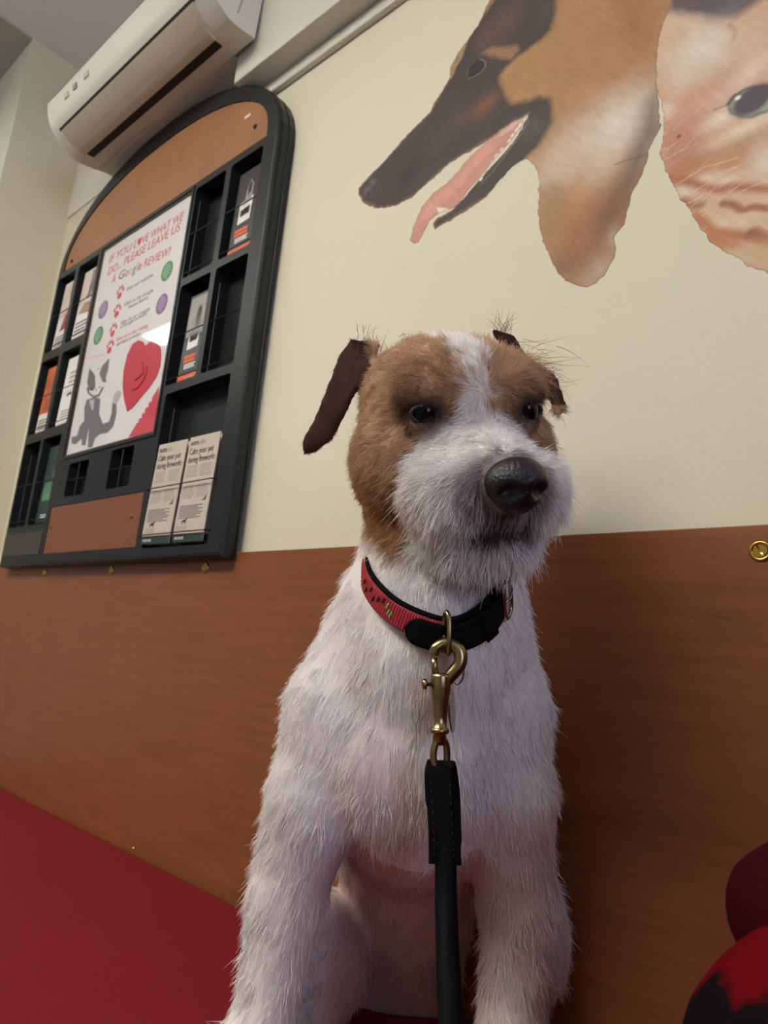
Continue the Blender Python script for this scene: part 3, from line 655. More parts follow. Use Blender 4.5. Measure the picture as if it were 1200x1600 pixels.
# --- shepherd dog portrait
P = Paint(-0.66, -0.17, 1.135, 1.708, 0.00105)
HEAD = [(-0.19, 1.56), (-0.20, 1.64), (-0.235, 1.70), (-0.285, 1.703), (-0.325, 1.665)]+[(-0.372, 1.6412), (-0.4229, 1.6163), (-0.4362, 1.5913), (-0.4503, 1.5757), (-0.46, 1.5673), (-0.4726, 1.5555), (-0.4797, 1.5464), (-0.4797, 1.5258), (-0.4913, 1.5119), (-0.5023, 1.5027), (-0.5098, 1.4882), (-0.5332, 1.4779), (-0.5573, 1.4672), (-0.576, 1.4555), (-0.5941, 1.4451), (-0.6116, 1.4373), (-0.6271, 1.4304), (-0.6342, 1.426), (-0.6342, 1.4153), (-0.6223, 1.3965), (-0.6078, 1.3842), (-0.5927, 1.3742), (-0.5759, 1.3679), (-0.5593, 1.3642), (-0.5291, 1.3652), (-0.5062, 1.3748), (-0.4672, 1.3906), (-0.4377, 1.3927), (-0.4143, 1.3961), (-0.3915, 1.3975), (-0.3749, 1.4035), (-0.356, 1.4042), (-0.3645, 1.3846), (-0.3736, 1.3758), (-0.4017, 1.3553), (-0.4212, 1.3444), (-0.4409, 1.3276), (-0.4614, 1.316), (-0.4823, 1.3143), (-0.4889, 1.3086), (-0.4851, 1.2991), (-0.4658, 1.3027), (-0.4394, 1.307), (-0.4092, 1.3141), (-0.3904, 1.3301), (-0.3752, 1.3395), (-0.3583, 1.3429), (-0.3532, 1.3413), (-0.3435, 1.3282), (-0.3378, 1.307), (-0.3372, 1.2834), (-0.3377, 1.2654), (-0.3353, 1.2466), (-0.3306, 1.2262), (-0.3245, 1.2105), (-0.3121, 1.1813), (-0.3005, 1.1668), (-0.2894, 1.1572), (-0.2794, 1.1525), (-0.2683, 1.1527), (-0.2582, 1.1588), (-0.2536, 1.166), (-0.2478, 1.1785), (-0.2479, 1.188), (-0.2488, 1.2008), (-0.2448, 1.2045), (-0.2389, 1.2103), (-0.2319, 1.2385), (-0.2178, 1.2696), (-0.2108, 1.2948), (-0.2025, 1.3073), (-0.2044, 1.325), (-0.2057, 1.3513), (-0.2077, 1.3784), (-0.2038, 1.416), (-0.1907, 1.4562), (-0.184, 1.5011)]
P.base(HEAD, (172, 128, 84))
P.blob([(-0.3549, 1.4561)][0], .05, .05, (168, 126, 70), .7); P.blob([(-0.2522, 1.4468)][0], .07, .08, (176, 122, 76), .6); P.blob([(-0.2311, 1.467)][0], .018, .06, (150, 92, 52), .6, .2)
P.blob([(-0.2717, 1.3211)][0], .065, .05, (204, 182, 160), .95, .5, 3); P.blob([(-0.3087, 1.3103)][0], .04, .035, (206, 184, 160), .8)
P.blob([(-0.2402, 1.3331)][0], .035, .03, (222, 214, 200), .7, .8)
P.poly([(-0.2038, 1.3525), (-0.2006, 1.3048), (-0.2102, 1.2907), (-0.2178, 1.2696), (-0.2261, 1.2494), (-0.2345, 1.2307), (-0.2494, 1.2444), (-0.2396, 1.2705), (-0.2331, 1.2943), (-0.2233, 1.3164), (-0.2181, 1.3449)], (104, 92, 84), .022, .8)
P.poly([(-0.3379, 1.2903), (-0.3077, 1.2772), (-0.2632, 1.2503), (-0.2326, 1.2448), (-0.2389, 1.2088), (-0.2552, 1.1796), (-0.2686, 1.1696), (-0.3049, 1.1896), (-0.3295, 1.2378)], (165, 106, 62), .03, .85)
P.blob([(-0.3179, 1.2614)][0], .016, .04, (156, 130, 86), .7); P.blob([(-0.2925, 1.2707)][0], .014, .03, (188, 138, 92), .7)
P.blob([(-0.2526, 1.2307)][0], .02, .04, (108, 70, 52), .75, -.4); P.blob([(-0.3011, 1.1844)][0], .03, .018, (100, 72, 52), .6); P.blob([(-0.2908, 1.2075)][0], .012, .03, (150, 96, 56), .6)
P.blob([(-0.2651, 1.1648)][0], .014, .02, (176, 156, 136), .8, -.6); P.blob([(-0.2501, 1.1998)][0], .006, .012, (178, 160, 142), .7)
# black mask, muzzle and jaw
P.poly([(-0.3626, 1.6342), (-0.4084, 1.6165), (-0.4316, 1.5964), (-0.4475, 1.579), (-0.46, 1.5673), (-0.4722, 1.5501), (-0.4797, 1.5258), (-0.4913, 1.5119), (-0.5098, 1.4882), (-0.5573, 1.4672), (-0.5941, 1.4451), (-0.6342, 1.426), (-0.6342, 1.4153), (-0.623, 1.3968), (-0.592, 1.3735), (-0.5593, 1.364), (-0.5291, 1.3652), (-0.4672, 1.3906), (-0.4143, 1.3961), (-0.3749, 1.4035), (-0.356, 1.4042), (-0.3736, 1.3758), (-0.4212, 1.3444), (-0.4614, 1.316), (-0.4823, 1.3143), (-0.4889, 1.3086), (-0.485, 1.2987), (-0.4653, 1.3029), (-0.4092, 1.3141), (-0.3583, 1.3429), (-0.3396, 1.3537), (-0.3251, 1.3757), (-0.3251, 1.3991), (-0.3296, 1.4121), (-0.3407, 1.4209), (-0.3568, 1.4227), (-0.3799, 1.4317), (-0.3897, 1.4482), (-0.3984, 1.4719), (-0.4008, 1.4829), (-0.3902, 1.491), (-0.3743, 1.4976), (-0.3439, 1.5022), (-0.3299, 1.51), (-0.3256, 1.5304), (-0.3222, 1.6041)]+[(-0.22, 1.60), (-0.20, 1.64), (-0.235, 1.72), (-0.285, 1.72), (-0.325, 1.68)], (60, 48, 44), .009)
P.blob([(-0.3962, 1.5678)][0], .035, .03, (92, 70, 60), .8, .9); P.blob([(-0.4242, 1.556)][0], .016, .02, (96, 70, 56), .8, .8); P.blob([(-0.3416, 1.5506)][0], .014, .03, (74, 62, 62), .7)
P.blob([(-0.4195, 1.4505)][0], .020, .013, (128, 76, 46), .9, .3); P.blob([(-0.4862, 1.4368)][0], .03, .012, (82, 62, 50), .6, .75); P.blob([(-0.4514, 1.4483)][0], .016, .012, (96, 66, 48), .6)
P.blob([(-0.5376, 1.4066)][0], .03, .014, (34, 28, 26), .7, .75); P.blob([(-0.3474, 1.3802)][0], .016, .02, (82, 70, 66), .8, .9)
P.poly([(-0.4297, 1.5354), (-0.4132, 1.5351), (-0.3938, 1.523), (-0.3789, 1.5176), (-0.3729, 1.5062), (-0.3834, 1.4993), (-0.3976, 1.5079), (-0.4103, 1.5176)], (158, 116, 82), .007, .85)
P.poly([(-0.4782, 1.5465), (-0.4722, 1.5501), (-0.4631, 1.5683), (-0.4553, 1.5737), (-0.4597, 1.5497), (-0.4692, 1.538), (-0.4763, 1.5228), (-0.4807, 1.5254)], (164, 132, 98), .003, .9)
# eye
P.blob([(-0.4373, 1.516)][0], .0115, .0105, (22, 18, 18), 1.6, .6, 4)
P.stroke(spline([(-0.4496, 1.5073), (-0.4376, 1.5053), (-0.426, 1.5074), (-0.4225, 1.5142), (-0.4259, 1.5221), (-0.4322, 1.5279)], 4), .00035, (170, 160, 150), .8)
P.stroke([(-0.4519, 1.5106), (-0.4508, 1.524), (-0.446, 1.5272)], .0003, (130, 118, 110), .6)
# mouth: tongue, teeth, nose
P.base([(-0.3593, 1.4024), (-0.3802, 1.4026), (-0.4142, 1.3951), (-0.4445, 1.3791), (-0.465, 1.3631), (-0.4929, 1.3545), (-0.5098, 1.3435), (-0.5205, 1.321), (-0.5261, 1.3002), (-0.5187, 1.2902), (-0.5113, 1.2909), (-0.5066, 1.2967), (-0.4967, 1.3144), (-0.4838, 1.3205), (-0.4548, 1.3197), (-0.4367, 1.3358), (-0.4117, 1.3546), (-0.3884, 1.3733), (-0.3647, 1.3892)], (198, 140, 122))
P.poly([(-0.4139, 1.3903), (-0.444, 1.3713), (-0.4694, 1.3547), (-0.4973, 1.3449), (-0.5132, 1.3229), (-0.5023, 1.3185), (-0.4775, 1.33), (-0.4491, 1.3476), (-0.4218, 1.3675), (-0.3864, 1.3867)], (214, 158, 138), .008, .7)
P.poly([(-0.3594, 1.4033), (-0.3801, 1.4007), (-0.4094, 1.3918), (-0.3957, 1.3923), (-0.3779, 1.3923)], (226, 208, 190), .003, .5)
TEETH = [(-0.36, 1.3992), (-0.3658, 1.3942), (-0.3708, 1.3896), (-0.3766, 1.3845), (-0.3807, 1.3794), (-0.391, 1.3718), (-0.3978, 1.3661), (-0.4038, 1.3599), (-0.408, 1.3547), (-0.4159, 1.3484), (-0.4184, 1.3431)]
for q in ((821,186,5),(814,195,5),(808,203,5.5),(801,212,4),(796,220,4),(784,234,4),(776,244,5),(769,254,4.5),(764,262,4),(755,273,4),(752,280,4)):
    P.blob(TEETH.pop(0), .0008*q[2]*0.8, .0008*q[2]*0.7, (236, 228, 214), 1.3, .8, 4)
P.stroke([(-0.3555, 1.3933), (-0.3667, 1.3777), (-0.3809, 1.3651), (-0.4021, 1.3465), (-0.4179, 1.3357)], .0006, (150, 140, 134), .6)
P.poly([(-0.4856, 1.3297), (-0.4773, 1.3281), (-0.4626, 1.3193), (-0.4604, 1.3156), (-0.4702, 1.3141), (-0.4807, 1.3202)], (236, 230, 218), .002)
P.blob([(-0.6162, 1.4128)][0], .008, .008, (88, 88, 92), .9, .5, 3); P.blob([(-0.6129, 1.4061)][0], .003, .0035, (24, 22, 24), 1.3, .5, 3); P.blob([(-0.6061, 1.4221)][0], .004, .007, (120, 120, 124), .5, .8)
P.stroke([(-0.2499, 1.2845), (-0.2397, 1.2844), (-0.2231, 1.2818), (-0.207, 1.2816)], .0006, (90, 62, 48), .7)
P.grain(.22)
dogp = P.mesh('painted_dog', mural, M['paint'], 0.6); dogp.location = (0.45, -0.6, -1.3)
# --- ginger cat portrait
P = Paint(-0.345, 0.18, 1.075, 1.64, 0.00115)
P.base([(-0.1905, 1.506), (-0.1933, 1.458), (-0.2038, 1.4323), (-0.2077, 1.3871), (-0.2057, 1.3513), (-0.2032, 1.339), (-0.1987, 1.3189), (-0.1997, 1.3058), (-0.2016, 1.2925), (-0.2025, 1.2758), (-0.1982, 1.2553), (-0.1909, 1.236), (-0.182, 1.2137), (-0.1739, 1.1999), (-0.1706, 1.1875), (-0.1623, 1.1701), (-0.1574, 1.1582), (-0.1494, 1.15), (-0.143, 1.1431), (-0.1338, 1.1321), (-0.1263, 1.1226), (-0.1115, 1.1114)]+[(-0.06, 1.088), (0.0, 1.085), (0.09, 1.13), (0.145, 1.22), (0.168, 1.34), (0.155, 1.44), (0.12, 1.50), (0.05, 1.525), (-0.03, 1.55), (-0.10, 1.61), (-0.17, 1.625), (-0.192, 1.55)], (204, 164, 134))
P.poly([(-0.1905, 1.506), (-0.1946, 1.4441), (-0.1719, 1.4225), (-0.148, 1.4035), (-0.1308, 1.3936), (-0.114, 1.3973), (-0.103, 1.4031), (-0.052, 1.4027)], (92, 78, 82), .012)
P.blob([(-0.1421, 1.4072)][0], .02, .01, (110, 104, 104), .6)
P.poly([(-0.1986, 1.4386), (-0.1658, 1.4153), (-0.1395, 1.3917), (-0.1352, 1.3725), (-0.146, 1.3493), (-0.1667, 1.339), (-0.1849, 1.3342), (-0.2038, 1.376), (-0.2051, 1.4088)], (214, 196, 172), .018, .85)
P.blob([(-0.1909, 1.4078)][0], .016, .022, (202, 164, 128), .7); P.blob([(-0.1543, 1.3732)][0], .02, .03, (228, 220, 206), .7, .8)
P.stroke([(-0.1366, 1.3899), (-0.1312, 1.3773), (-0.1336, 1.3699)], .002, (160, 130, 104), .7, .003)
P.blob([(-0.115, 1.3596)][0], .03, .03, (206, 178, 150), .7); P.blob([(-0.1852, 1.2784)][0], .035, .035, (190, 124, 100), .85); P.blob([(-0.1789, 1.3233)][0], .03, .014, (206, 150, 122), .6)
P.blob([(-0.1962, 1.3252)][0], .008, .01, (222, 204, 186), .8); P.blob([(-0.1338, 1.253)][0], .035, .018, (182, 140, 96), .85, .3); P.blob([(-0.1794, 1.2466)][0], .03, .02, (182, 112, 74), .8, .4)
P.blob([(-0.1453, 1.2288)][0], .03, .012, (186, 130, 88), .7, .5); P.blob([(-0.1109, 1.2197)][0], .012, .02, (222, 210, 194), .9); P.blob([(-0.147, 1.2879)][0], .016, .01, (230, 216, 196), .9, .2)
P.blob([(-0.1254, 1.2661)][0], .032, .009, (228, 210, 182), .85, .1); P.blob([(-0.1213, 1.3237)][0], .03, .012, (226, 196, 182), .85, .5)
# eye
EYE = [(-0.1417, 1.3005), (-0.1355, 1.3067), (-0.1271, 1.3092), (-0.1137, 1.3072), (-0.1059, 1.3041), (-0.0949, 1.291), (-0.0914, 1.2754), (-0.0991, 1.2715), (-0.1068, 1.2742), (-0.1183, 1.2735), (-0.1305, 1.2799), (-0.138, 1.2888)]
P.poly(EYE, (92, 84, 82), .003); P.poly([(-0.139, 1.2972), (-0.1327, 1.3038), (-0.1245, 1.3056), (-0.1112, 1.3023), (-0.0986, 1.2896), (-0.0954, 1.2776), (-0.1067, 1.2762), (-0.1193, 1.2761), (-0.1299, 1.2817), (-0.1358, 1.2884)], (150, 160, 140), .004)
P.blob([(-0.1189, 1.2932)][0], .0165, .0135, (80, 72, 80), 1.5, .3, 5); P.blob([(-0.1311, 1.3021)][0], .0025, .0022, (240, 236, 230), 1.3, 0, 4); P.stroke([(-0.1401, 1.2992), (-0.1462, 1.2997), (-0.1525, 1.3002)], .0008, (150, 92, 62), .7)
for E2, cl, sf in ((EYE, (92, 84, 82), .003),): P.poly([(-0.04-x, z) for x, z in E2], cl, sf)
P.blob((0.078, 1.292), .018, .014, (150, 160, 140), 1.2, 0, 4); P.blob((0.078, 1.293), .012, .0125, (80, 72, 80), 1.4, 0, 5); P.blob((0.084, 1.299), .0025, .0022, (240, 236, 230), 1.3, 0, 4)
P.blob((-0.02, 1.165), .05, .03, (232, 218, 200), .85); P.poly([(-0.038, 1.198), (-0.002, 1.198), (-0.02, 1.178)], (198, 122, 112), .004); P.stroke([(-0.02, 1.178), (-0.02, 1.165), (-0.036, 1.156)], .001, (140, 84, 70), .8); P.stroke([(-0.02, 1.165), (-0.004, 1.156)], .001, (140, 84, 70), .8)
# stripes
def band(pts, w, col, k=.9, soft=.006):
    P.stroke(spline(pts, 5), w, col, k, soft)
P.blob([(-0.1513, 1.1974)][0], .05, .014, (210, 176, 142), .9, .1); P.blob([(-0.1303, 1.1708)][0], .05, .015, (214, 186, 152), .95, 0, 3); P.blob([(-0.1593, 1.2269)][0], .012, .006, (222, 200, 178), .9); P.blob([(-0.1454, 1.2186)][0], .018, .005, (222, 204, 182), .8)
P.blob([(-0.1808, 1.2223)][0], .012, .006, (214, 200, 186), .9, -.6)
band([(-0.1939, 1.2439), (-0.1766, 1.2318), (-0.1622, 1.2205), (-0.1483, 1.211), (-0.1348, 1.2078), (-0.1091, 1.1939)], .004, (170, 102, 64))
band([(-0.1808, 1.2125), (-0.171, 1.2028), (-0.1653, 1.2018)], .004, (160, 100, 66)); band([(-0.1459, 1.1951), (-0.1378, 1.1904), (-0.13, 1.1819), (-0.1207, 1.1806), (-0.1097, 1.1748)], .0035, (160, 92, 62), .9, .004)
band([(-0.1694, 1.1912), (-0.1627, 1.1803), (-0.1545, 1.1691), (-0.1411, 1.1613), (-0.1281, 1.1538), (-0.1204, 1.1534), (-0.1082, 1.1413)], .005, (176, 106, 66)); band([(-0.1585, 1.1626), (-0.1493, 1.1552), (-0.1387, 1.1461), (-0.1337, 1.1379)], .006, (184, 110, 62)); band([(-0.1229, 1.1544), (-0.1155, 1.1459), (-0.1059, 1.1366)], .006, (158, 92, 62))
P.blob([(-0.1209, 1.1352)][0], .03, .01, (204, 172, 128), .9, -.2); P.blob([(-0.1363, 1.1362)][0], .014, .008, (206, 190, 160), .7, -.5)
for w_ in ([(-0.1988, 1.2666), (-0.1763, 1.2703)], [(-0.1885, 1.2328), (-0.162, 1.2407), (-0.1315, 1.2374)], [(-0.1768, 1.208), (-0.1595, 1.2118)], [(-0.1508, 1.2286), (-0.13, 1.2286)], [(-0.1402, 1.2048), (-0.1199, 1.2132)], [(-0.1296, 1.2015), (-0.1139, 1.2032)], [(-0.1726, 1.2188), (-0.1344, 1.2279)], [(-0.1671, 1.1943), (-0.1637, 1.195)], [(-0.2, 1.2783), (-0.1852, 1.2806)]):
    P.stroke(w_, .00035, (236, 208, 178), .75)
for k in range(330):
    x, z = rng.uniform(-0.33, -0.13), rng.uniform(1.17, 1.36); l_ = rng.uniform(.006, .016); d_ = rng.choice([(236, 206, 174), (168, 108, 72), (222, 186, 150)])
    P.stroke([(x, z), (x-l_*.75, z-l_*.5)], .0003, d_, .45)
P.blob([(-0.1846, 1.2869)][0], .002, .002, (120, 50, 34), 1.2, 0, 4)
P.grain(.20)
catp = P.mesh('painted_cat', mural, M['paint'], 0.6002); catp.location = (0.45, -0.6, -1.3)

# ================================================================ DOG
# own frame: x to its left (picture right), y towards the wall behind it, z up from the bench
DOG_RZ = -YAW
du = Vector((sy, cy, 0)); da = Vector((cy, -sy, 0))
dog_loc = da*0.03+du*0.60+Vector((0, 0, 0.45))
dog = empty('dog', dog_loc, 'white rough coated terrier with tan face sitting on the red bench', 'dog', None, DOG_RZ)
# ---- head frame
HC = np.array((0.0165, -0.085, 0.508)); HS = 1.18
def rotm(yaw, pitch, roll):
    # columns: head x (its left), head f (forward, out of the face), head z (up)
    a = Matrix.Rotation(yaw, 3, 'Z') @ Matrix.Rotation(pitch, 3, 'X') @ Matrix.Rotation(roll, 3, 'Y')
    return np.array(a)
HR = rotm(math.radians(14), math.radians(23), math.radians(-11)) @ np.diag([1, -1, 1])
def H(x, f, z): return HC+HR @ (np.array((x, f, z))*HS)
def toH(Pn): return ((Pn-HC) @ HR)/HS
prims = []
def cone(a, ra, b, rb): prims.append(('c', np.array(a, float), ra, np.array(b, float), rb))
def ell(c, r, R=None): prims.append(('e', np.array(c, float), np.array(r, float), np.eye(3) if R is None else R))
def he(x, f, z, rx, rf, rz): ell(H(x, f, z), (rx*HS, rf*HS, rz*HS), HR)
# torso
cone((0.0112, -0.035, 0.2824), .068, (0.0186, 0.02, 0.1964), .076)
ell((0.0113, -0.044, 0.239), (.074, .056, .072))
ell((0.0166, -0.022, 0.1874), (.052, .042, .034))
cone((0.0216, 0.065, 0.1547), .068, (0.0287, 0.112, 0.0582), .060)
ell((0.0315, 0.12, 0.0276), (.092, .050, .062))
# neck
cone((0.0146, -0.048, 0.3158), .070, (0.0203, -0.048, 0.416), .064)
cone((-0.0169, -0.04, 0.3495), .045, (-0.0499, -0.028, 0.2642), .044); cone((0.048, -0.04, 0.3551), .045, (0.0755, -0.028, 0.2746), .042)
# shoulders and forelegs
for S_, pts in (('L', [(-0.0498, -0.032, 0.2645), (-0.0632, -0.025, 0.1984), (-0.0796, -0.015, 0.1188)]), ('R', [(0.0711, -0.032, 0.2745), (0.087, -0.025, 0.2106), (0.1019, -0.01, 0.1315)])):
    cone(pts[0], .044, pts[1], .038); cone(pts[1], .038, pts[2], .0285)
    x = -1 if S_ == 'L' else 1
    wr = (-0.0869, -0.025, 0.0335) if S_ == 'L' else (0.0994, -0.015, 0.0429)
    cone(pts[2], .0285, wr, .0215)
    pw = (wr[0]-.008*(x < 0), wr[1]-.020, 0.020)
    cone(wr, .0215, (pw[0], pw[1]+.012, .024), .021)
    for k in (-1.5, -.5, .5, 1.5): cone((pw[0]+k*.010, pw[1]+.006, .020), .0125, (pw[0]+k*.0125, pw[1]-.020+abs(k)*.004, .0115), .0105)
# thighs, hind feet
ell((0.1309, 0.04, 0.0898), (.038, .040, .060)); ell((-0.052, 0.055, 0.0473), (.042, .055, .055))
for q, s in (((0.1196, 0, 0.0552), 1), ((-0.0568, 0.02, 0.0281), -1)):
    cone((q[0], q[1]+.045, .03), .024, (q[0]-.004*s, q[1]-.005, .018), .017)
# head
he(0, -.012, .006, .059, .062, .046); he(0, .022, .010, .048, .042, .036)
he(-.034, .006, -.034, .036, .044, .044); he(.034, .006, -.034, .036, .044, .044)
cone(H(0, .030, -.026), .037*HS, H(0, .086, -.036), .025*HS)
he(-.020, .066, -.044, .026, .034, .026); he(.020, .066, -.044, .026, .034, .026)
he(0, .060, -.064, .030, .038, .020); he(0, .100, -.032, .017, .014, .015)
he(-.030, .040, .022, .018, .014, .010); he(.030, .040, .022, .018, .014, .010)
cone(H(0, -.03, -.02), .055, (0.02, -0.048, 0.4051), .056)
he(-.032, .049, .0115, .0115, .0085, .0042); he(.032, .049, .0115, .0115, .0085, .0042); he(-.032, .053, -.0045, .010, .0065, .0040); he(.032, .053, -.0045, .010, .0065, .0040)
he(0, .062, -.074, .030, .034, .019)
# ears (outline in the x-z plane with a little thickness, following a bent sheet)
EARL = [(-0.0707, -0.07, 0.5691), (-0.0791, -0.07, 0.5548), (-0.0859, -0.07, 0.5253), (-0.0935, -0.07, 0.4964), (-0.1019, -0.07, 0.4762), (-0.1004, -0.07, 0.4665), (-0.093, -0.07, 0.4661), (-0.0779, -0.07, 0.4784), (-0.0698, -0.07, 0.4986), (-0.0635, -0.07, 0.516), (-0.0574, -0.07, 0.5308), (-0.0474, -0.07, 0.5519), (-0.0441, -0.07, 0.5639), (-0.0574, -0.07, 0.5674)]
EARR = [(0.0508, -0.04, 0.5964), (0.0549, -0.04, 0.6081), (0.0599, -0.04, 0.6123), (0.0696, -0.04, 0.6032), (0.0849, -0.04, 0.5834), (0.112, -0.04, 0.565), (0.1226, -0.04, 0.5358), (0.1144, -0.04, 0.5261), (0.0991, -0.04, 0.5577), (0.0727, -0.04, 0.5736)]
ear_spec = [(EARL, EARL[0][1], -0.25), (EARR, EARR[0][1], 0.25)]
def pol2(Pp, X, Z):
    Pp = [(p[0], p[2]) for p in Pp]; return poly_sd(Pp, X, Z)
def sdf(Q):
    d = None
    def smin(a, b, k):
        h = np.clip(0.5+0.5*(b-a)/k, 0, 1); return b*(1-h)+a*h-k*h*(1-h)
    for p in prims:
        if p[0] == 'c':
            _, a, ra, b, rb = p; e = b-a; t = np.clip(((Q-a) @ e)/(e @ e), 0, 1)
            v = np.linalg.norm(Q-a-t[:, None]*e, axis=1)-(ra+(rb-ra)*t)
        else:
            _, c, r, R = p; q = (Q-c) @ R; n = np.linalg.norm(q/r, axis=1); m = np.linalg.norm(q/(r*r), axis=1)+1e-9
            v = n*(n-1)/m
        d = v if d is None else smin(d, v, .012 if False else .013)
    for Pp, yy, slope in ear_spec:
        s2 = pol2(Pp, Q[:, 0], Q[:, 2])+.003
        cx = np.mean([p[0] for p in Pp]); ys = yy+slope*(Q[:, 0]-cx)*.6-.25*np.abs(Q[:, 0]-cx)
        w = np.abs(Q[:, 1]-ys)-.0012
        v = np.hypot(np.maximum(s2, 0), np.maximum(w, 0))+np.minimum(np.maximum(s2, w), 0)-.0032
        d = smin(d, v, .006)
    # leaning against the wooden panel: nothing goes past it
    wall = (Q[:, 0]+.03)*da.y+(Q[:, 1]+.60)*du.y-.5835
    k = .012; hh = np.clip(0.5-0.5*(d-wall)/k, 0, 1); return d*(1-hh)+wall*hh+k*hh*(1-hh)
def surface_nets(lo, hi, h):
    n = np.ceil((np.array(hi)-lo)/h).astype(int)+1
    ax = [lo[i]+h*np.arange(n[i]) for i in range(3)]
    F = np.empty(n)
    YZ = np.stack(np.meshgrid(ax[1], ax[2], indexing='ij'), -1).reshape(-1, 2)
    for i0 in range(0, n[0], 16):
        xs = ax[0][i0:i0+16]
        Q = np.empty((len(xs), len(YZ), 3)); Q[..., 0] = xs[:, None]; Q[..., 1:] = YZ
        F[i0:i0+len(xs)] = sdf(Q.reshape(-1, 3)).reshape(len(xs), n[1], n[2])
    c = [F[dx:n[0]-1+dx, dy:n[1]-1+dy, dz:n[2]-1+dz] for dx in (0, 1) for dy in (0, 1) for dz in (0, 1)]
    sg = sum((k < 0).astype(int) for k in c); act = (sg > 0) & (sg < 8)
    I = np.argwhere(act); idx = -np.ones(act.shape, int); idx[act] = np.arange(len(I))
    V = np.zeros((len(I), 3)); cnt = np.zeros(len(I))
    offs = [(dx, dy, dz) for dx in (0, 1) for dy in (0, 1) for dz in (0, 1)]
    for a in range(8):
        for b in range(a+1, 8):
            if sum(abs(p-q) for p, q in zip(offs[a], offs[b])) != 1: continue
            fa, fb = c[a][act], c[b][act]; cr_ = (fa < 0) != (fb < 0); t = np.where(cr_, fa/(fa-fb+1e-30), 0)
            pa, pb = np.array(offs[a]), np.array(offs[b]); V += cr_[:, None]*(pa+t[:, None]*(pb-pa)); cnt += cr_
    V = (I+V/cnt[:, None])*h+lo
    faces = []
    for axx in range(3):
        u, v = (axx+1) % 3, (axx+2) % 3
        sl0 = [slice(1, -1)]*3; sl0[axx] = slice(0, -1); sl1 = list(sl0); sl1[axx] = slice(1, None)
        A, B = F[tuple(sl0)] < 0, F[tuple(sl1)] < 0
        for flip in (0, 1):
            E_ = np.argwhere(A & ~B if not flip else ~A & B)
            if not len(E_): continue
            base = E_.copy(); base[:, u] += 1; base[:, v] += 1
            q = []
            for du_, dv_ in ((0, 0), (-1, 0), (-1, -1), (0, -1)):
                k = base.copy(); k[:, u] += du_; k[:, v] += dv_; q.append(idx[k[:, 0], k[:, 1], k[:, 2]])
            f = np.stack(q, 1); faces.append(f if not flip else f[:, ::-1])
    return V, np.concatenate(faces)
DV, DF = surface_nets(np.array((-.20, -.25, -.004)), (.20, .25, .60), .0036)
DF = DF[(DF >= 0).all(1)]
# relax
def relax(V, Fc, n):
    e = np.concatenate([Fc[:, [0, 1]], Fc[:, [1, 2]], Fc[:, [2, 3]], Fc[:, [3, 0]]]); e = np.concatenate([e, e[:, ::-1]])
    deg = np.bincount(e[:, 0], minlength=len(V))[:, None]
    for _ in range(n):
        s = np.stack([np.bincount(e[:, 0], weights=V[e[:, 1], k], minlength=len(V)) for k in range(3)], 1)
        V = V*0.5+0.5*s/np.maximum(deg, 1)
    return V
DV = relax(DV, DF, 2); DV[:, 2] = np.maximum(DV[:, 2], 0.0006)
def face_n(V, Fc): n = np.cross(V[Fc[:, 2]]-V[Fc[:, 0]], V[Fc[:, 3]]-V[Fc[:, 1]]); return n
fn = face_n(DV, DF)
vn = np.zeros_like(DV)
for k in range(4): np.add.at(vn, DF[:, k], fn)
vn /= np.linalg.norm(vn, axis=1, keepdims=True)+1e-12
# nets may wind inwards: make normals point out
if (sdf(DV[:400]+vn[:400]*.004) > sdf(DV[:400]-vn[:400]*.004)).mean() < .5: DF = DF[:, ::-1]; vn = -vn

COLLAR_PTS = [(0.0245, 0.025, 0.4481), (-0.014, -0.005, 0.4178), (-0.0373, -0.055, 0.3884), (-0.0372, -0.088, 0.3665), (-0.022, -0.113, 0.3466), (-0.0012, -0.126, 0.3355), (0.021, -0.13, 0.3315), (0.0397, -0.126, 0.3394), (0.0551, -0.11, 0.3567), (0.0653, -0.08, 0.3787), (0.0619, -0.025, 0.4124)]
COLLAR = np.array(spline(COLLAR_PTS, 3, closed=True))
THIN = [((-0.0207, -0.1, 0.2269), .026, .55), ((-0.0556, -0.03, 0.1438), .026, .5), ((0.0547, -0.095, 0.2387), .022, .45), ((0.0756, -0.025, 0.1343), .022, .4)]
def sm(x, a, b): t = np.clip((x-a)/(b-a), 0, 1); return t*t*(3-2*t)
def tri_noise(Pn, f, seed):
    return vnoise(Pn[:, 0]+Pn[:, 1]*.37+3, Pn[:, 2]+Pn[:, 1]*.51+3, f, seed)
EAR_C = [np.mean(np.array(EARL), 0), np.mean(np.array(EARR), 0)]
def ear_mask(Pn):
    mL = (pol2(EARL, Pn[:, 0], Pn[:, 2]) < .006) & (np.abs(Pn[:, 1]-EARL[0][1]) < .03)
    mR = (pol2(EARR, Pn[:, 0], Pn[:, 2]) < .006) & (Pn[:, 1] > EARR[0][1]-.02)
    h = toH(Pn)
    return mL & (h[:, 0] < -.050), mR & (h[:, 2] > .0) & (h[:, 1] < -.01)
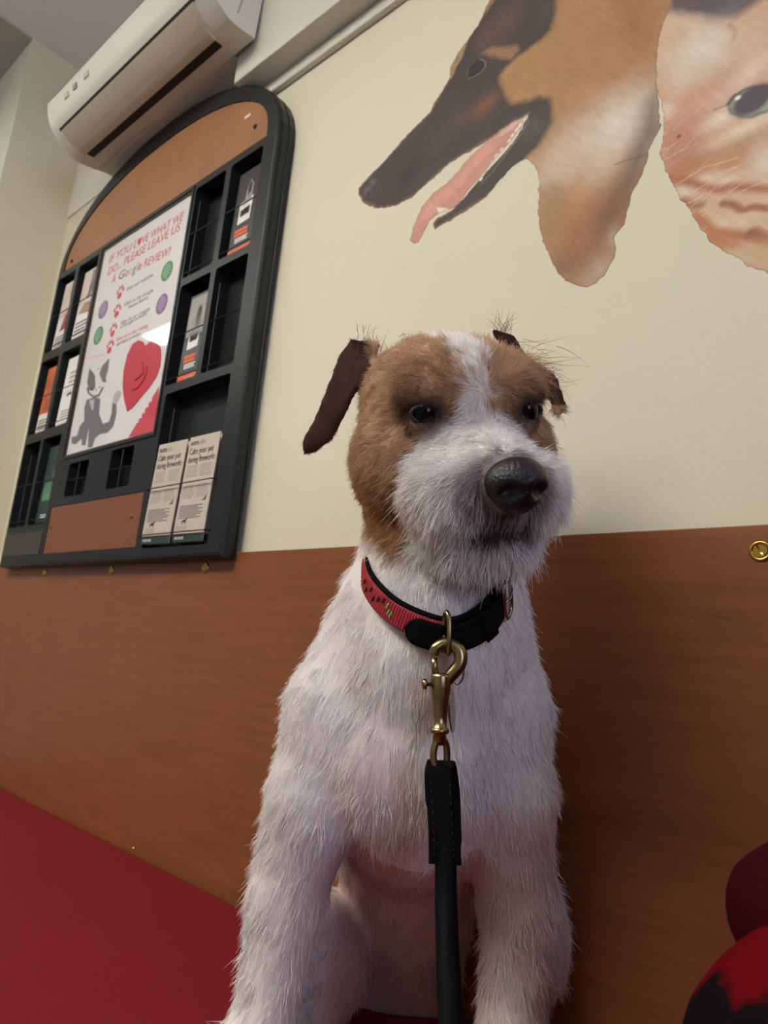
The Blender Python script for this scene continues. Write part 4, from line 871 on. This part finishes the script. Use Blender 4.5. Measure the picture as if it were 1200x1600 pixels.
def coat(Pn):
    """coat colour, fur length and lie for points on the skin"""
    n = len(Pn); h = toH(Pn); hx, hf, hz = h.T
    W = np.array(L(242, 236, 232)[:3]); TAN = np.array(L(192, 154, 120)[:3]); TAN2 = np.array(L(166, 120, 80)[:3]); DK = np.array(L(74, 46, 34)[:3]); BLK = np.array(L(40, 30, 28)[:3]); PINK_SHADED = np.array(L(178, 128, 116)[:3])
    col = np.tile(W, (n, 1)); w1 = tri_noise(Pn, 90, 21)*.014; w2 = tri_noise(Pn, 260, 22)*.008
    on_head = sm(hz, -.090, -.075)*(hf > -.095)
    # tan mask: sides of the skull and cheeks, leaving a blaze and the muzzle white
    bl = .0035+.034*sm(-hz, -.014, .022)*sm(hf, .040, .055)+.004*sm(hz, .032, .05)
    tan = sm(np.abs(hx+.002)+w1*.5+w2, bl, bl+.008)*sm(hf+w1*.7+.30*np.minimum(0, hz+.02)-.9*np.maximum(0, hz+.004), .068, .056)*sm(hz+w1*.8+.25*hf, -.086, -.070)*sm(hf+.9*hz+w1, -.115, -.098)
    tan = tan*(hz > -.095)
    c2 = TAN[None]+(TAN2-TAN)[None]*np.clip(sm(-hz, .01, .07)*.8+tri_noise(Pn, 160, 23)*.9, 0, 1)[:, None]
    col = col+(c2-col)*tan[:, None]
    for s in (-1, 1):
        d = np.sqrt(((hx-s*.032)/1.35)**2+(hf-.052)**2*.5+(hz-.004)**2); k = sm(d, .019, .009)
        col = col+(DK-col)*(k*.85)[:, None]
        col = col+(BLK-col)*sm(d, .0105, .0075)[:, None]
    # mouth line and chin under the nose
    d = np.sqrt((hx/2.0)**2+((hf-.104)*.7)**2+((hz+.0535+.25*np.abs(hx))/.8)**2); col = col+(np.array(L(46, 36, 38)[:3])-col)*(sm(d, .015, .006)*.95)[:, None]
    d = np.sqrt((hx/1.3)**2+((hf-.112)*.9)**2+((hz+.032))**2); col = col+(np.array(L(96, 74, 70)[:3])-col)*(sm(d, .024, .017)*.7)[:, None]
    eL, eR = ear_mask(Pn); EC = np.array(L(70, 48, 39)[:3]); em = eL | eR
    col[em] = EC*(1+tri_noise(Pn[em], 70, 30)[:, None]*.6)
    # thin pink belly, its colour darkened for the shade under the body
    x, y, z = Pn.T
    bel = sm(np.abs(x-.015), .075, .045)*sm(z, .225, .15)*(y > -.045)*(hz < -.1)
    col = col+(PINK_SHADED-col)*(bel*.75)[:, None]
    # thinner pinkish coat on the chest and behind the elbows
    for cc, rr, kk in THIN: col = col+(np.array(L(196, 168, 172)[:3])-col)*(kk*np.exp(-(np.linalg.norm(Pn-np.array(cc), axis=1)/rr)**2))[:, None]
    # ---- length
    ln = np.full(n, .0115); 
    ln = np.where(on_head > .5, .0085, ln)
    muz = sm(hf, .03, .07)*(hz > -.11)
    ln = ln*(1-muz)+.0165*muz
    ln = np.where((muz > .5) & (hz > -.02), .008, ln)
    dn = np.sqrt(hx**2+(hf-.118)**2+(hz+.028)**2); ln = np.where(dn < .0195, .0035, ln)
    for s in (-1, 1):
        d = np.sqrt((hx-s*.030)**2+(hf-.056)**2+(hz-.002)**2); ln = np.where(d < .014, .0035, ln)
    ln = np.where(em, .0045, ln); ln = ln+.003*sm(-hz, .062, .08)*(hz > -.11)*(hf > .02)
    brow = sm(np.sqrt((np.abs(hx)-.036)**2+(hf-.035)**2+(hz-.03)**2), .02, .008)*(hz > .012); ln = ln+brow*.006
    leg = (z < .19) & (np.abs(x-.01) > .06) & (y < .03); ln = np.where(leg, .0145, ln); ln = np.where(z < .03, .006, ln)
    ln = np.where(bel > .4, .009, ln)
    ln = np.where((z > .03) & (y > .04) & (z < .2), .016, ln)
    neck = (hz < -.085) & (z > .25); ln = np.where(neck, .012, ln)
    if len(COLLAR):
        dc = np.full(n, 1.)
        for cp_ in COLLAR: dc = np.minimum(dc, np.linalg.norm(Pn-cp_, axis=1))
        ln = np.where(dc < .013, .004, ln)
    # ---- lie
    fl = np.zeros((n, 3)); fl[:, 2] = -1; fl[:, 0] = .35*np.sign(x-.01)*(np.abs(x-.01) > .03); fl[:, 1] = .1
    hd = (hz > -.085) & (~em)
    src = h-np.array((0, .105, -.012)); src[:, 2] -= .02*(hz > 0); src /= np.linalg.norm(src, axis=1, keepdims=True)+1e-9
    src = src @ HR.T; src[:, 2] -= .35*(hz < 0); fl[hd] = src[hd]
    mz = hd & (hf > .04); fl[mz, 2] -= .45
    return col, ln, fl, on_head, muz, em, bel
col, ln, fl, oh, mz, em, bel = coat(DV)
me = bpy.data.meshes.new('body'); me.from_pydata(DV.tolist(), [], DF.tolist()); me.update()
at = me.color_attributes.new('skin', 'FLOAT_COLOR', 'POINT'); skc = col*.82+np.array(L(190, 150, 145)[:3])*.10*(1-em[:, None])
at.data.foreach_set('color', np.concatenate([skc, np.ones((len(skc), 1))], 1).ravel().astype(np.float32))
M['skin'] = attr_mat('dog_skin', 'skin', 0.8, spec=0.1)
body = link('body', me, M['skin'], dog, True)
# ---- fur strands
def fur_object(name, roots, nrm, length, lie, colr, lift, rad, parent, curl=.25, npt=6, clump=.35, wisp=None):
    n = len(roots); tng = lie-nrm*(lie*nrm).sum(1)[:, None]; tng /= np.linalg.norm(tng, axis=1, keepdims=True)+1e-6
    r = rng.normal(0, 1, (n, 3))*curl
    # clumping: neighbouring strands share a direction
    g = np.stack([tri_noise(roots, 150, 40+k)+.6*tri_noise(roots, 420, 50+k) for k in range(3)], 1)*2*clump
    base = nrm*lift[:, None]+tng*(1-lift)[:, None]+g+r*.5; base /= np.linalg.norm(base, axis=1, keepdims=True)
    pts = np.empty((n, npt, 3)); pts[:, 0] = roots-nrm*.001
    cur = pts[:, 0]; dirn = base
    for k in range(1, npt):
        dirn = dirn+tng*.16+r*.22+np.array((0, 0, -.05)); dirn /= np.linalg.norm(dirn, axis=1, keepdims=True)
        cur = cur+dirn*(length/(npt-1))[:, None]; pts[:, k] = cur
    pts[..., 2] = np.maximum(pts[..., 2], .0008)
    hc = bpy.data.hair_curves.new(name); hc.add_curves([npt]*n)
    hc.points.foreach_set('position', pts.ravel().astype(np.float32))
    ra = hc.attributes.get('radius') or hc.attributes.new('radius', 'FLOAT', 'POINT')
    prof_ = np.linspace(1, .18, npt)[None]*rad[:, None]; ra.data.foreach_set('value', prof_.ravel().astype(np.float32))
    ca = hc.attributes.new('fur_colour', 'FLOAT_COLOR', 'CURVE'); ca.data.foreach_set('color', np.concatenate([colr, np.ones((n, 1))], 1).ravel().astype(np.float32))
    hc.materials.append(M['fur']); o = bpy.data.objects.new(name, hc); C.objects.link(o); o.parent = parent; o['kind'] = 'stuff'
    return o
M['fur'] = attr_mat('fur', 'fur_colour', 0.6, spec=0.15)
area_f = np.linalg.norm(face_n(DV, DF), axis=1)/2
fc = DV[DF].mean(1); fcol, fln, ffl, foh, fmz, fem, fbel = coat(fc)
dens = np.where(foh > .5, 2.2, 1.0); dens = np.where(fbel > .4, .6, dens); dens = np.where(fem, 3.0, dens)
# the side turned to the wall needs little fur
dens = np.where(fc[:, 1] > .10, .35, dens)
w = area_f*dens; w = w*((fc[:, 0]+.03)*da.y+(fc[:, 1]+.60)*du.y < .575); NF = 280000
fi = rng.choice(len(DF), NF, p=w/w.sum()); a_, b_ = rng.random(NF), rng.random(NF)
q = DF[fi]; wa = np.stack([(1-a_)*(1-b_), a_*(1-b_), a_*b_, (1-a_)*b_], 1)
roots = (DV[q]*wa[..., None]).sum(1); nr = (vn[q]*wa[..., None]).sum(1); nr /= np.linalg.norm(nr, axis=1, keepdims=True)+1e-9
c, l_, f_, o_, m_, e_, be = coat(roots)
c = c*(1+rng.normal(0, .08, NF))[:, None]; l_ = l_*rng.uniform(.55, 1.2, NF)*np.where(rng.random(NF) < .03, 1.5, 1)
lift = np.where(o_ > .5, .22, .14)+m_*.25+np.where(e_, -.08, 0)
fur_object('fur', roots, nr, l_, f_, np.clip(c, 0, 1), np.clip(lift, .05, .9), np.where(e_, .00022, np.where(o_ > .5, .00024, .00027)), dog)
# ---- long wisps: over the far eye and ear, ear tips, brow
wr, wn, wl, wf, wc = [], [], [], [], []
def wisp(p, spread, n, d, l0, l1, colr):
    for _ in range(n):
        wr.append(np.array(p)+rng.normal(0, spread, 3)); wn.append(np.array(d)/np.linalg.norm(d)+rng.normal(0, .22, 3)); wl.append(rng.uniform(l0, l1)); wf.append(np.array(d)+rng.normal(0, .3, 3)); wc.append(np.array(L(*colr)[:3])*rng.uniform(.8, 1.2))
wisp(H(.050, .000, .020), .010, 90, (1, .1, -.25), .018, .042, (150, 112, 84)); wisp(H(.050, .015, .028), .008, 50, (1, -.1, .15), .014, .034, (176, 136, 104))
wisp((0.0618, -0.045, 0.6012), .004, 40, (.15, 0, 1), .008, .026, (110, 84, 66)); wisp((-0.057, -0.07, 0.5627), .007, 50, (.1, 0, 1), .006, .020, (120, 88, 66))
wisp((-0.0304, -0.08, 0.5518), .010, 40, (.2, 0, 1), .006, .016, (150, 112, 84))
wr, wn, wl, wf, wc = map(np.array, (wr, wn, wl, wf, wc)); wn /= np.linalg.norm(wn, axis=1, keepdims=True)
fur_object('ear_wisps', wr, wn, wl, wf, np.clip(wc, 0, 1), np.full(len(wl), .75), np.full(len(wl), .00022), dog, curl=.12, clump=.1)
# ---- nose, eyes
def hmesh(name, bm, m, smooth=True, sub=0):
    G = HR*HS; T = Matrix(((G[0, 0], G[0, 1], G[0, 2], HC[0]), (G[1, 0], G[1, 1], G[1, 2], HC[1]), (G[2, 0], G[2, 1], G[2, 2], HC[2]), (0, 0, 0, 1)))
    bmesh.ops.transform(bm, matrix=T, verts=bm.verts); return obj(name, bm, m, dog, smooth=smooth, sub=sub)
bm = bmesh.new(); bmesh.ops.create_uvsphere(bm, u_segments=48, v_segments=32, radius=1)
for v in bm.verts:
    x, y, z = v.co
    # wide rounded pad, narrower below, two nostrils cut in from the front sides
    wd = .0175*(1-.18*max(0, -z)); X = x*wd; F_ = y*.0135; Z = z*(.0140 if z > 0 else .0165)
    F_ += .0015*(1-abs(x))*(y > 0)
    for s in (-1, 1):
        d = math.hypot((X-s*.0076)/.0042, (Z+.0022)/.0036)
        if y > 0 and d < 1.6: F_ -= .0075*math.exp(-d*d*1.4)
        d2 = math.hypot((X-s*.0130)/.0052, (Z+.0055)/.0022)
        if y > -.2 and d2 < 1.6: F_ -= .004*math.exp(-d2*d2*1.4)
    if y > 0: F_ -= .0018*math.exp(-(X/.0010)**2)*(1 if Z < .006 else .3)
    v.co = (X, F_+.118, Z-.029)
hmesh('nose', bm, M['nose'])
for s in (-1, 1):
    ex, ef, ez = s*.0320, .0520, .0032
    bm = bmesh.new(); bmesh.ops.create_uvsphere(bm, u_segments=24, v_segments=16, radius=.0084)
    for v in bm.verts: v.co = (v.co.x+ex, v.co.y+ef, v.co.z+ez)
    hmesh('eye', bm, M['eye'])
    bm = bmesh.new(); pts = []
    for k in range(24):
        t = 2*PI*k/24; pts.append((ex+s*.0012+.0083*math.cos(t), ef+.0052-.0030*abs(math.cos(t))*(1 if math.cos(t)*s > 0 else .3), ez+.0050*math.sin(t)))
    tube(bm, pts, .0013, 8, closed=True)
    hmesh('eyelid', bm, M['eyelid'])

# ================================================================ COLLAR (worn by the dog)
def frame_empty(name, p, label, cat):
    p = Vector(p); w = Vector(dog_loc)+da*p.x+du*p.y+Vector((0, 0, p.z))
    e = empty(name, w, label, cat, None, DOG_RZ); e['_o'] = 0; del e['_o']; return e, p
collar, c0 = frame_empty('dog_collar', COLLAR_PTS[6], 'red woven and black leather collar around the dog\'s neck', 'collar')
def inframe(o, p): o.location = -p; return o
CP = np.array(spline(COLLAR_PTS, 12, closed=True)); NCP = len(CP)
CEN = CP.mean(0)
def band_mesh(i0, i1, w, t0, t1, up_off=0.0, ripple=0.0, taper=0, period=2):
    """strap along the loop from sample i0 to i1 (closed when i1-i0 == NCP); w wide, between offsets t0 and t1 outward"""
    closed = (i1-i0) >= NCP; K = NCP if closed else i1-i0+1; bm = bmesh.new(); rings = []
    for k in range(K):
        i = (i0+k) % NCP; p = CP[i]; t = CP[(i+1) % NCP]-CP[i-1]; t /= np.linalg.norm(t)
        out = p-CEN; ax = np.array((.05, -.18, 1.0)); ax /= np.linalg.norm(ax); out -= ax*(out @ ax)*.8; out -= t*(out @ t); out /= np.linalg.norm(out)
        u = np.cross(t, out); u *= np.sign(u[2]) or 1
        ww = w/2; tt = t1
        if taper and not closed:
            e = min(k, K-1-k) if taper == 2 else k
            ww *= math.sqrt(max(0.02, 1-(1-min(1, e/5))**2)) if e < 5 else 1
        if ripple: tt += ripple*(1 if (k % period) == 0 else 0)
        q = [p+out*t0+u*(-ww+up_off), p+out*(tt-.0006)+u*(-ww+up_off), p+out*tt+u*(-ww*.8+up_off), p+out*tt+u*(ww*.8+up_off), p+out*(tt-.0006)+u*(ww+up_off), p+out*t0+u*(ww+up_off)]
        rings.append([bm.verts.new(v) for v in q])
    for k in range(K if closed else K-1):
        a, b = rings[k], rings[(k+1) % K]
        for j in range(6): bm.faces.new((a[j], a[(j+1) % 6], b[(j+1) % 6], b[j]))
    if not closed: bm.faces.new(rings[0]); bm.faces.new(list(reversed(rings[-1])))
    return bm
M['web_red'] = mat('red_webbing', L(168, 30, 40), 0.7, noise=0.15, nscale=300, sheen=0.2)
inframe(obj('leather_strap', band_mesh(0, NCP, .0195, .0, .0022), M['leather'], collar), c0)
CPs = CP; CP = np.array(spline(COLLAR_PTS, 24, closed=True)); NCP = len(CP)
web = inframe(obj('red_webbing', band_mesh(36, 138, .0150, .0022, .0036, -.0012, .0009, 0, 2), M['web_red'], collar), c0)
CP = CPs; NCP = len(CP)
def on_band(i, up_, out_=.0):
    p = CP[i % NCP]; t = CP[(i+1) % NCP]-CP[i-1]; t /= np.linalg.norm(t); out = p-CEN; ax = np.array((.05, -.18, 1.0)); ax /= np.linalg.norm(ax)
    out -= ax*(out @ ax)*.8; out -= t*(out @ t); out /= np.linalg.norm(out); u = np.cross(t, out); u *= np.sign(u[2]) or 1
    return p+out*out_+u*up_, t, u, out
M['thread_green'] = mat('green_thread', L(112, 196, 96), 0.7); M['thread_black'] = mat('black_thread', L(30, 24, 26), 0.7)
for k, (i, up_, m_) in enumerate(((50.0, .003, 'thread_green'), (50.9, -.0005, 'thread_green'), (51.8, -.0012, 'thread_green'), (46, .002, 'thread_black'), (44, -.001, 'thread_black'), (42, .003, 'thread_black'), (40, -.001, 'thread_black'), (38, .002, 'thread_black'), (47.5, .0045, 'thread_black'))):
    a, t, u, o_ = on_band(int(round(i)), up_-.001, .0048); bm = bmesh.new()
    L_ = .0035 if m_ == 'thread_green' else .0045
    tube(bm, [a-t*L_*.2-u*.0022, a+u*.0018], .0007, 6)
    inframe(obj('woven_motif', bm, M[m_], collar), c0)
# outer leather strap end over the front, buckle on the right
CP = np.array(spline(COLLAR_PTS, 12, closed=True))
inframe(obj('strap_end', band_mesh(58, 97, .0190, .0040, .0068, -.0045, 0, 1), M['leather'], collar, smooth=False), c0)
inframe(obj('keeper_loop', band_mesh(84, 89, .0225, .0066, .0085, -.0040), M['leather'], collar), c0)
a, t, u, o_ = on_band(99, -.002, .0075)
bm = bmesh.new(); B = [a+u*sx*.0125+t*st*.0075 for sx, st in ((-1, -1), (-1, 1), (1, 1), (1, -1))]
tube(bm, spline(B, 5, closed=True), .0017, 8, closed=True)
bk = inframe(obj('buckle', bm, M['steel'], collar, smooth=True), c0)
bm = bmesh.new(); tube(bm, [a-t*.0075, a+o_*.002, a+t*.0080+o_*.001], .0011, 8); obj('buckle_pin', bm, M['steel'], bk, smooth=True)
# d-ring in front, identity tag seen edge-on
bm = bmesh.new()
RG = [(0.0182, -0.1405, 0.343), (0.0199, -0.1435, 0.3374), (0.0207, -0.144, 0.3247), (0.0208, -0.141, 0.3155), (0.019, -0.136, 0.3183), (0.0175, -0.134, 0.3311), (0.0177, -0.135, 0.3397)]
tube(bm, spline(RG, 5, closed=True), .0018, 10, closed=True)
inframe(obj('ring', bm, M['brass_dark'], collar, smooth=True), c0)
bm = bmesh.new()
RG2 = [(0.029, -0.13, 0.3162), (0.033, -0.13, 0.3088), (0.0328, -0.129, 0.2994), (0.0288, -0.127, 0.2964), (0.0265, -0.127, 0.306)]
tube(bm, spline(RG2, 5, closed=True), .0008, 8, closed=True)
inframe(obj('split_ring', bm, M['steel'], collar, smooth=True), c0)
a = Vector((0.0275, -0.126, 0.2785))
mt = Matrix.Translation(a) @ Matrix.Rotation(math.radians(-6), 4, 'Y') @ Matrix.Rotation(math.radians(76), 4, 'Z') @ Matrix.Rotation(PI/2, 4, 'X')
bm = bmesh.new(); lathe(bm, [(0, -.0007), (.0140, -.0007), (.0148, 0), (.0140, .0007), (0, .0007)], mt, 32)
inframe(obj('identity_tag', bm, M['steel'], collar), c0)

# ================================================================ LEASH
leash, l0 = frame_empty('leash', (0.0286, -0.145, 0.1877), 'black leather leash with brass swivel clasp hanging from the collar', 'leash')
# clasp
bm = bmesh.new()
hook = [(0.0196, -0.14, 0.2962), (0.0238, -0.141, 0.302), (0.0288, -0.1415, 0.3095), (0.0288, -0.141, 0.317), (0.0239, -0.14, 0.3217), (0.0175, -0.1395, 0.322), (0.0125, -0.14, 0.3186), (0.0115, -0.14, 0.3139)]
hk = spline(hook, 6); nh = len(hk)
tube(bm, hk, [.0043+.0008*math.sin(PI*i/nh)-.0010*(i/nh) for i in range(nh)], 14)
clasp = inframe(obj('clasp', bm, M['brass_dark'], leash, smooth=True), l0)
bm = bmesh.new()
bp_ = [Vector(q) for q in [(0.0171, -0.14, 0.301), (0.0185, -0.14, 0.2684)]]; ax = (bp_[1]-bp_[0]); LN = ax.length
mt = Matrix.Translation(bp_[0]) @ ax.to_track_quat('Z', 'Y').to_matrix().to_4x4()
lathe(bm, [(0, -.002), (.0066, -.0015), (.0071, .001), (.0068, LN*.25), (.0056, LN*.55), (.0046, LN*.8), (.0044, LN), (.0060, LN+.0008), (.0066, LN+.0022), (.0060, LN+.0038), (.0046, LN+.0045), (.0048, LN+.008), (.0030, LN+.011), (0, LN+.012)], mt, 28)
obj('clasp_barrel', bm, M['brass_dark'], clasp, smooth=True)
bm = bmesh.new(); b2 = [(0.0138, -0.14, 0.2999), (0.0124, -0.14, 0.3072), (0.0117, -0.14, 0.3122)]; tube(bm, b2, [.0026, .0024, .0021], 12); obj('clasp_bolt', bm, M['brass_dark'], clasp, smooth=True)
bm = bmesh.new(); kb = [Vector(q) for q in [(0.011, -0.1415, 0.2951), (0.005, -0.1425, 0.2947)]]; tube(bm, [kb[0], kb[0].lerp(kb[1], .55), kb[0].lerp(kb[1], .6), kb[1]], [.0014, .0014, .0036, .0034], 12); obj('thumb_knob', bm, M['brass_dark'], clasp, smooth=True)
bm = bmesh.new(); eye = [(0.0192, -0.1405, 0.2628), (0.0165, -0.141, 0.2587), (0.0154, -0.1412, 0.2507), (0.0173, -0.141, 0.2418), (0.0202, -0.14, 0.2367), (0.0236, -0.1375, 0.2389), (0.0248, -0.137, 0.2469), (0.0237, -0.138, 0.2569)]
tube(bm, spline(eye, 6, closed=True), .0024, 12, closed=True); obj('swivel_eye', bm, M['brass_dark'], clasp, smooth=True)
# folded leather end
def strap_solid(name, pts, w, th, m, par):
    """flat strap following pts, width across the picture (local x)"""
    bm = bmesh.new(); P_ = [Vector(p) for p in pts]; rings = []; n = len(P_)
    for i, p in enumerate(P_):
        t = (P_[min(i+1, n-1)]-P_[max(i-1, 0)]).normalized(); sx = Vector((1, 0, 0)); sx = (sx-t*sx.dot(t)).normalized(); o_ = t.cross(sx)
        ww = w[i] if isinstance(w, list) else w
        rings.append([bm.verts.new(p+sx*a*ww/2+o_*b*th/2) for a, b in ((-1, -.5), (-.85, -1), (.85, -1), (1, -.5), (1, .5), (.85, 1), (-.85, 1), (-1, .5))])
    for a, b in zip(rings, rings[1:]):
        for j in range(8): bm.faces.new((a[j], a[(j+1) % 8], b[(j+1) % 8], b[j]))
    bm.faces.new(rings[0]); bm.faces.new(list(reversed(rings[-1])))
    return obj(name, bm, m, par)
fold = spline([(0.0244, -0.1465, 0.1881), (0.023, -0.1455, 0.2059), (0.0204, -0.144, 0.2282), (0.0193, -0.143, 0.2395), (0.0204, -0.1405, 0.2447), (0.0226, -0.137, 0.2427), (0.0258, -0.136, 0.2271), (0.028, -0.1375, 0.2044), (0.0297, -0.14, 0.1856)], 5)
nf = len(fold)
tab = inframe(strap_solid('leather_tab', fold, [.0178 if 8 < i < nf-4 else .0160 for i in range(nf)], .0040, M['leather'], leash), l0)
tp = spline([(0.0188, -0.147, 0.2355), (0.022, -0.1478, 0.2101), (0.0239, -0.1488, 0.192)], 9)
for sx in (-.0045, .0075):
    for i in range(0, len(tp)-1, 1):
        a, b = Vector(tp[i]), Vector(tp[i+1]); bm = bmesh.new(); o_ = Vector((sx, -.0008, 0)); tube(bm, [a.lerp(b, .2)+o_, a.lerp(b, .75)+o_], .00045, 5)
        if i % 2 == 0: obj('stitch', bm, M['stitch'], tab)
        else: bm.free()
cordp = spline([(0.0268, -0.142, 0.196), (0.0277, -0.152, 0.1716), (0.0279, -0.17, 0.1504), (0.0279, -0.192, 0.134), (0.0271, -0.215, 0.1214), (0.0268, -0.24, 0.1081)]+[(.02, -.40, .03), (.10, -.50, .012), (.20, -.47, .012)], 8)
cordp = [(p[0], p[1], max(p[2], .0075)) for p in cordp]
bm = bmesh.new(); tube(bm, cordp, .0068, 14)
inframe(obj('cord', bm, M['leather'], leash, smooth=True), l0)

# ================================================================ PERSON at the right edge
def blob_mesh(name, parts, m, parent, lo, hi, h, k):
    def f(Q):
        d = None
        for a, ra, b, rb in parts:
            a, b = np.array(a, float), np.array(b, float); e = b-a; t = np.clip(((Q-a) @ e)/(e @ e+1e-12), 0, 1)
            v = np.linalg.norm(Q-a-t[:, None]*e, axis=1)-(ra+(rb-ra)*t)
            if d is None: d = v
            else: hh = np.clip(0.5+0.5*(v-d)/k, 0, 1); d = v*(1-hh)+d*hh-k*hh*(1-hh)
        d = d+(.0035 if h > .004 else 0)*vnoise(Q[:, 0]+Q[:, 1]+5, Q[:, 2]*1.2+Q[:, 1]*.3+5, 26, 77)
        return np.maximum(d, Q[:, 1]-.583)
    global sdf
    keep = sdf; sdf = f; V, Fc = surface_nets(np.array(lo), hi, h); sdf = keep
    Fc = Fc[(Fc >= 0).all(1)]; V = relax(V, Fc, 2); V[:, 2] = np.maximum(V[:, 2], lo[2]+.001) if lo[2] > .4 else V[:, 2]
    n = np.zeros_like(V); fn_ = face_n(V, Fc)
    for j in range(4): np.add.at(n, Fc[:, j], fn_)
    n /= np.linalg.norm(n, axis=1, keepdims=True)+1e-9
    if (f(V[:300]+n[:300]*.004) > f(V[:300]-n[:300]*.004)).mean() < .5: Fc = Fc[:, ::-1]
    me = bpy.data.meshes.new(name); me.from_pydata(V.tolist(), [], Fc.tolist()); me.update()
    return link(name, me, m, parent, True)
def knit(name, c1, c2, thr):
    m = mat(name, c1, 1.0, bump=0.35, bscale=900, stretch=(1, 1, 2.2), spec=0.02); N = m.node_tree.nodes; K = m.node_tree.links
    tc = N.new('ShaderNodeTexCoord'); n = N.new('ShaderNodeTexNoise'); n.inputs['Scale'].default_value = 13; n.inputs['Detail'].default_value = 4
    K.new(tc.outputs['Object'], n.inputs['Vector']); r = N.new('ShaderNodeValToRGB'); e = r.color_ramp.elements
    e[0].position = thr-.02; e[0].color = c1; e[1].position = thr+.02; e[1].color = c2
    K.new(n.outputs['Fac'], r.inputs[0]); K.new(r.outputs[0], N['Principled BSDF'].inputs['Base Color']); return m
M['knit'] = knit('red_black_knit', L(100, 11, 18), L(20, 16, 18), .58); M['knit_dark'] = knit('maroon_knit', L(84, 14, 24), L(56, 10, 18), .5)
M['trousers'] = mat('black_trousers', L(30, 30, 34), 0.9, noise=0.1, nscale=60)
per = empty('person', (0.26, 0.36, 0.45), 'person in a red and black knitted jumper at the right edge', 'person')
PO = Vector((-0.26, -0.36, -0.45))
el = (-0.0638, 0.36, 0.6662); lump = (-0.0507, 0.33, 0.6141)
o = blob_mesh('jumper', [((.30, .40, .60), .13, (.30, .42, .92), .12), (lump, .052, (.26, .38, .56), .10), ((-0.0329, 0.34, 0.6454), .040, (.26, .38, .60), .10)], M['knit'], per, (-.16, .12, .452), (.50, .588, 1.08), .008, .03); o.location = PO
o = blob_mesh('sleeve', [((.20, .40, .95), .044, el, .026), (el, .026, (.16, .10, .66), .030)], M['knit_dark'], per, (-.16, 0.0, .46), (.30, .50, 1.04), .006, .015); o.location = PO
o = blob_mesh('trousers', [((.24, .34, .545), .078, (.24, -.06, .53), .066), ((.24, -.06, .53), .066, (.25, -.05, .12), .05)], M['trousers'], per, (.06, -.16, .02), (.42, .46, .66), .009, .02); o.location = PO
# hand at the end of the sleeve, loosely curled and outside the picture
M['hand'] = mat('hand_skin', L(214, 164, 140), 0.55, noise=0.05, nscale=40, bump=0.1, bscale=300)
wx, wy, wz = .15, .085, .655
hand = [((wx, wy, wz), .021, (wx-.012, wy-.035, wz-.004), .023), ((wx-.012, wy-.035, wz-.004), .023, (wx-.020, wy-.070, wz-.012), .022)]
for k, ln_ in enumerate((.030, .034, .032, .026)):
    bx = wx-.040+.0155*k; a = (bx, wy-.080, wz-.010); b = (bx-.001, wy-.080-ln_, wz-.020); c_ = (bx, wy-.082-ln_*.9, wz-.020-ln_*.75); d_ = (bx, wy-.075-ln_*.4, wz-.026-ln_*.95)
    hand += [((wx-.015, wy-.06, wz-.010), .014, a, .0105), (a, .0100, b, .0090), (b, .0090, c_, .0080), (c_, .0080, d_, .0072)]
t0 = (wx-.034, wy-.030, wz-.006); t1 = (wx-.056, wy-.052, wz-.018); t2 = (wx-.056, wy-.085, wz-.032)
hand += [(t0, .014, t1, .0110), (t1, .0110, t2, .0085)]
o = blob_mesh('hand', hand, M['hand'], per, (wx-.085, wy-.16, wz-.085), (wx+.05, wy+.03, wz+.035), .003, .004); o.location = PO
